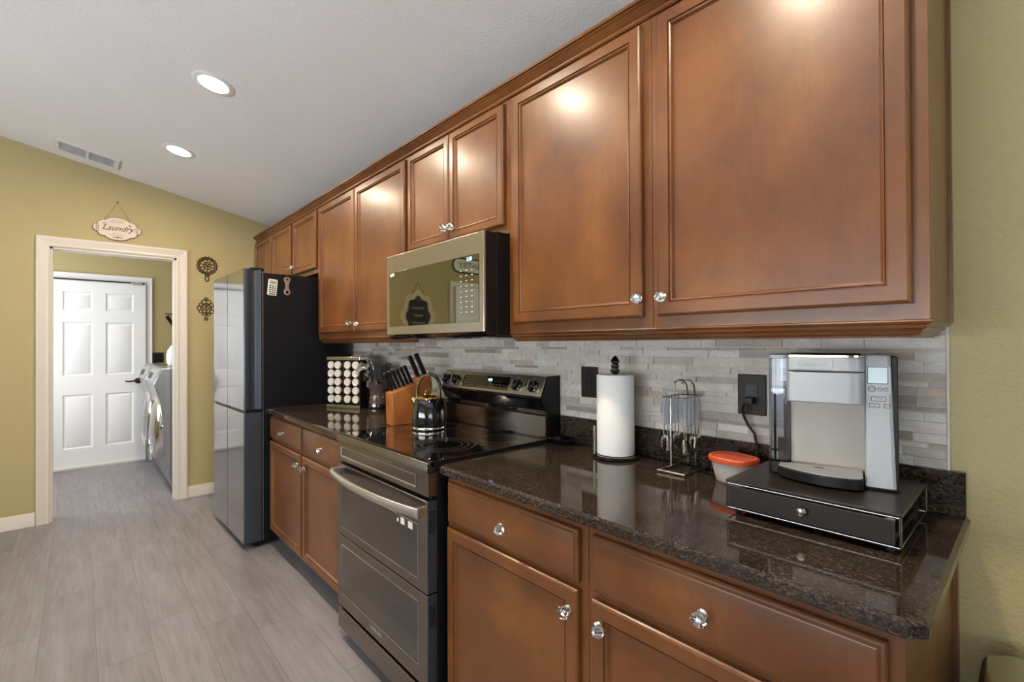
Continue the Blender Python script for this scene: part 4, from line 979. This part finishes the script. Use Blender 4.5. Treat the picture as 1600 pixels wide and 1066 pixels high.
# ================================================================== wall decorations
def wl_things():
    # laundry sign, faces +x
    sy,sz=-1.3235,2.268
    T=Thing('wall_sign','cream scalloped oval Laundry sign hanging from a cord above the doorway','sign',(XW+.001,sy,sz))
    q=[(0,232),(65,230),(130,221),(200,190),(243,156),(270,160),(300,156),(345,130),(360,108),(368,92),(392,72),(420,66),(443,44),(455,12)]
    q=[(x*.153/455,y*.093/232) for x,y in q]
    out=[(x,y) for x,y in q]+[(x,-y) for x,y in reversed(q)]+[(-x,-y) for x,y in q[1:]]+[(-x,y) for x,y in reversed(q[1:])]
    T.part('board',MB().prism([(x*1.0,y*1.0) for x,y in out],'x',0,.010),'brown')
    T.part('face',MB().prism([(x*.970,y*.955) for x,y in out],'x',.0095,.0112),'cream')
    B=Matrix(((0,0,1,.0114),(1,0,0,0),(0,1,0,0),(0,0,0,1)))
    T.part('lettering',MB().text('Laundry',.060,B@Matrix.Translation((0,.004,0)),shear=.45,bold=.0006),'brown',smooth=False)
    m=MB()
    for (y0,z0,w_) in ((0,.066,.07),(0,.052,.09),(0,-.036,.06),(0,-.050,.10)):
        for i in range(int(w_/.007)): m.box(.0112,.0115,y0-w_/2+i*.007,y0-w_/2+i*.007+.0048,z0-.0015,z0+.0015)
    T.part('small_print',m,'brown')
    for s_ in (-1,1):
        m=MB()
        for q in (-.018,.0,.018): m.ring((.0114,s_*.124,q),.0085,.0016,axis='x',seg=12,ms=5)
        T.part('end_scroll',m,'brown')
        T.part('scroll',MB().ring((.0114,s_*.078,.034),.008,.0016,axis='x',seg=12,ms=5),'brown')
        T.part('scroll',MB().ring((.0114,s_*.024,-.068),.006,.0016,axis='x',seg=12,ms=5),'brown')
    T.part('ornament',MB().ell((.0112,0,-.068),.0012,.016,.006,12,6),'brown')
    T.part('hanging_cord',MB().tube([(.006,-.078,.075),(.006,0,.214),(.006,.078,.075)],.0024,6),'tanwood')
    solo('nail','small dark nail holding the Laundry sign cord','nail',MB().at((0,0,0),(0,PI/2,0)).lathe([(.002,-.001),(.002,.006),(.007,.008),(.0,.010)],10),'brown',(XW+.001,sy,sz+.216))
    # round iron trivet
    T=Thing('round_trivet','round pierced bronze iron trivet with loop handle, upper of two on the wall','trivet',(XW+.004,-.705,2.038))
    m=MB().ring((0,0,0),.072,.0065,axis='x',seg=40,ms=8); m.ring((0,0,0),.060,.003,axis='x',seg=36,ms=6)
    T.part('rim',m,'iron')
    m=MB()
    for k in range(10):
        a=2*PI*k/10; m.ring((0,.044*math.cos(a),.044*math.sin(a)),.0135,.003,axis='x',seg=14,ms=5)
    for k in range(6):
        a=2*PI*k/6+.2; m.ring((0,.018*math.cos(a),.018*math.sin(a)),.012,.003,axis='x',seg=14,ms=5)
    m.ring((0,0,0),.030,.0028,axis='x',seg=24,ms=5)
    for k in range(18):
        a=2*PI*k/18; m.ell((0,.076*math.cos(a),.076*math.sin(a)),.005,.008,.008,8,6)
    T.part('lattice',m,'iron')
    m=MB().ring((0,0,-.116),.014,.0045,axis='x',seg=20,ms=6,sy=1.7); m.ell((0,0,-.086),.005,.012,.012,10,6); m.tube([(0,-.020,-.088),(0,0,-.078),(0,.020,-.088)],.0045,6)
    T.part('handle',m,'iron')
    # tree shaped trivet
    T=Thing('tree_trivet','tree-shaped reddish bronze iron trivet, lower of two and partly behind the fridge','trivet',(XW+.004,-.712,1.660))
    m=MB().tube([(0,0,-.075),(0,0,.085)],.0045,6); m.ring((0,0,-.096),.012,.0042,axis='x',seg=16,ms=6)
    T.part('stem',m,'iron')
    m=MB()
    for (yy,zz,rr) in ((.0,.082,.012),(-.018,.055,.017),(.018,.055,.017),(-.038,.028,.017),(.038,.028,.017),(-.054,-.002,.016),(.054,-.002,.016),(-.020,.018,.014),(.020,.018,.014),(-.040,-.030,.016),(.040,-.030,.016),(-.016,-.026,.016),(.016,-.026,.016),(-.020,-.056,.012),(.020,-.056,.012),(-.032,-.004,.01),(.032,-.004,.01)):
        m.ring((0,yy,zz),rr,.0034,axis='x',seg=14,ms=5)
    T.part('scrolls',m,'iron')
    # items on the same wall seen mirrored in the microwave window
    T=Thing('chalkboard','scalloped wooden chalkboard plaque hanging on the left green wall','chalkboard',(XW+.001,-2.33,1.66))
    out=[]
    for k in range(72):
        a=2*PI*k/72; r=1+.07*math.cos(8*a); out.append((.225*r*math.cos(a),.300*r*math.sin(a)))
    T.part('board',MB().prism(out,'x',0,.010),'tanboard'); T.part('slate',MB().prism([(x*.72,y*.78) for x,y in out],'x',.0095,.0115),'chalk')
    T.part('hanging_cord',MB().tube([(.004,-.08,.27),(.004,0,.41),(.004,.08,.27)],.004,6),'brown')
    m=MB()
    for j,w_ in enumerate((.16,.12,.17)):
        z=.10-j*.09; m.tube([(.0125,-w_/2+w_*i/24,z+.014*math.sin(i*1.7)+.004*math.sin(i*.9)) for i in range(25)],.0022,5)
    T.part('chalk_strokes',m,'chalkp')
    T=Thing('pantry_sign','long rounded black-bordered white sign above the second white door','sign',(XW+.001,-3.13,2.34))
    T.part('board',MB().prism(rrect(.60,.20,.095,cx=0,cy=0),'x',0,.010),'black'); T.part('face',MB().prism(rrect(.56,.16,.075),'x',.0095,.012),'sticker')
    T.part('lettering',MB().text('PANTRY',.11,B@Matrix.Translation((0,0,.001)),bold=.001),'btn',smooth=False)
wl_things()
# ================================================================== step can at the lower right
T=Thing('trash_can','brushed steel trash can with domed lid standing on the floor against the wall','trash can',(.258,-.235,0))
pts=rrect(.39,.36,.05,n=6)
T.part('can',MB().prism(pts,'z',.012,.612),'trash',bevel=.002)
T.part('rim',MB().prism([(x*1.03,y*1.03) for x,y in pts],'z',.612,.636),'bside',bevel=.004)
T.part('lid',MB().loops([[(x*s_,y*s_,z) for x,y in pts] for s_,z in ((1.0,.6365),(1.0,.641),(.98,.647),(.88,.654),(.5,.660))],True,True),'trash')
T.part('hinge',MB().box(-.10,.10,.17,.178,.60,.648),'bside',bevel=.003)
for x in (-.168,-.150): T.part('screw',MB().at((x+.04,.135,.6535)).lathe([(.003,0),(.003,.0015),(0,.0018)],8),'chrome')
T.part('pedal',MB().box(-.06,.06,-.205,-.17,.012,.030),'bside',bevel=.003)
T.part('base_ring',MB().prism([(x*1.01,y*1.01) for x,y in pts],'z',0,.013),'black')

# added dome lamp, out of view, to brighten the laundry room
T=Thing('laundry_fill_dome','round added dome light, out of view, brightening the laundry room','light',(-5.75,-1.75,2.4395))
T.part('base',MB().lathe([(.12,-.012),(.125,-.002),(.125,-.0005)],32),'white')
T.part('diffuser',MB().lathe([(0,-.055),(.05,-.05),(.09,-.035),(.115,-.013)],32),'fill_lens')
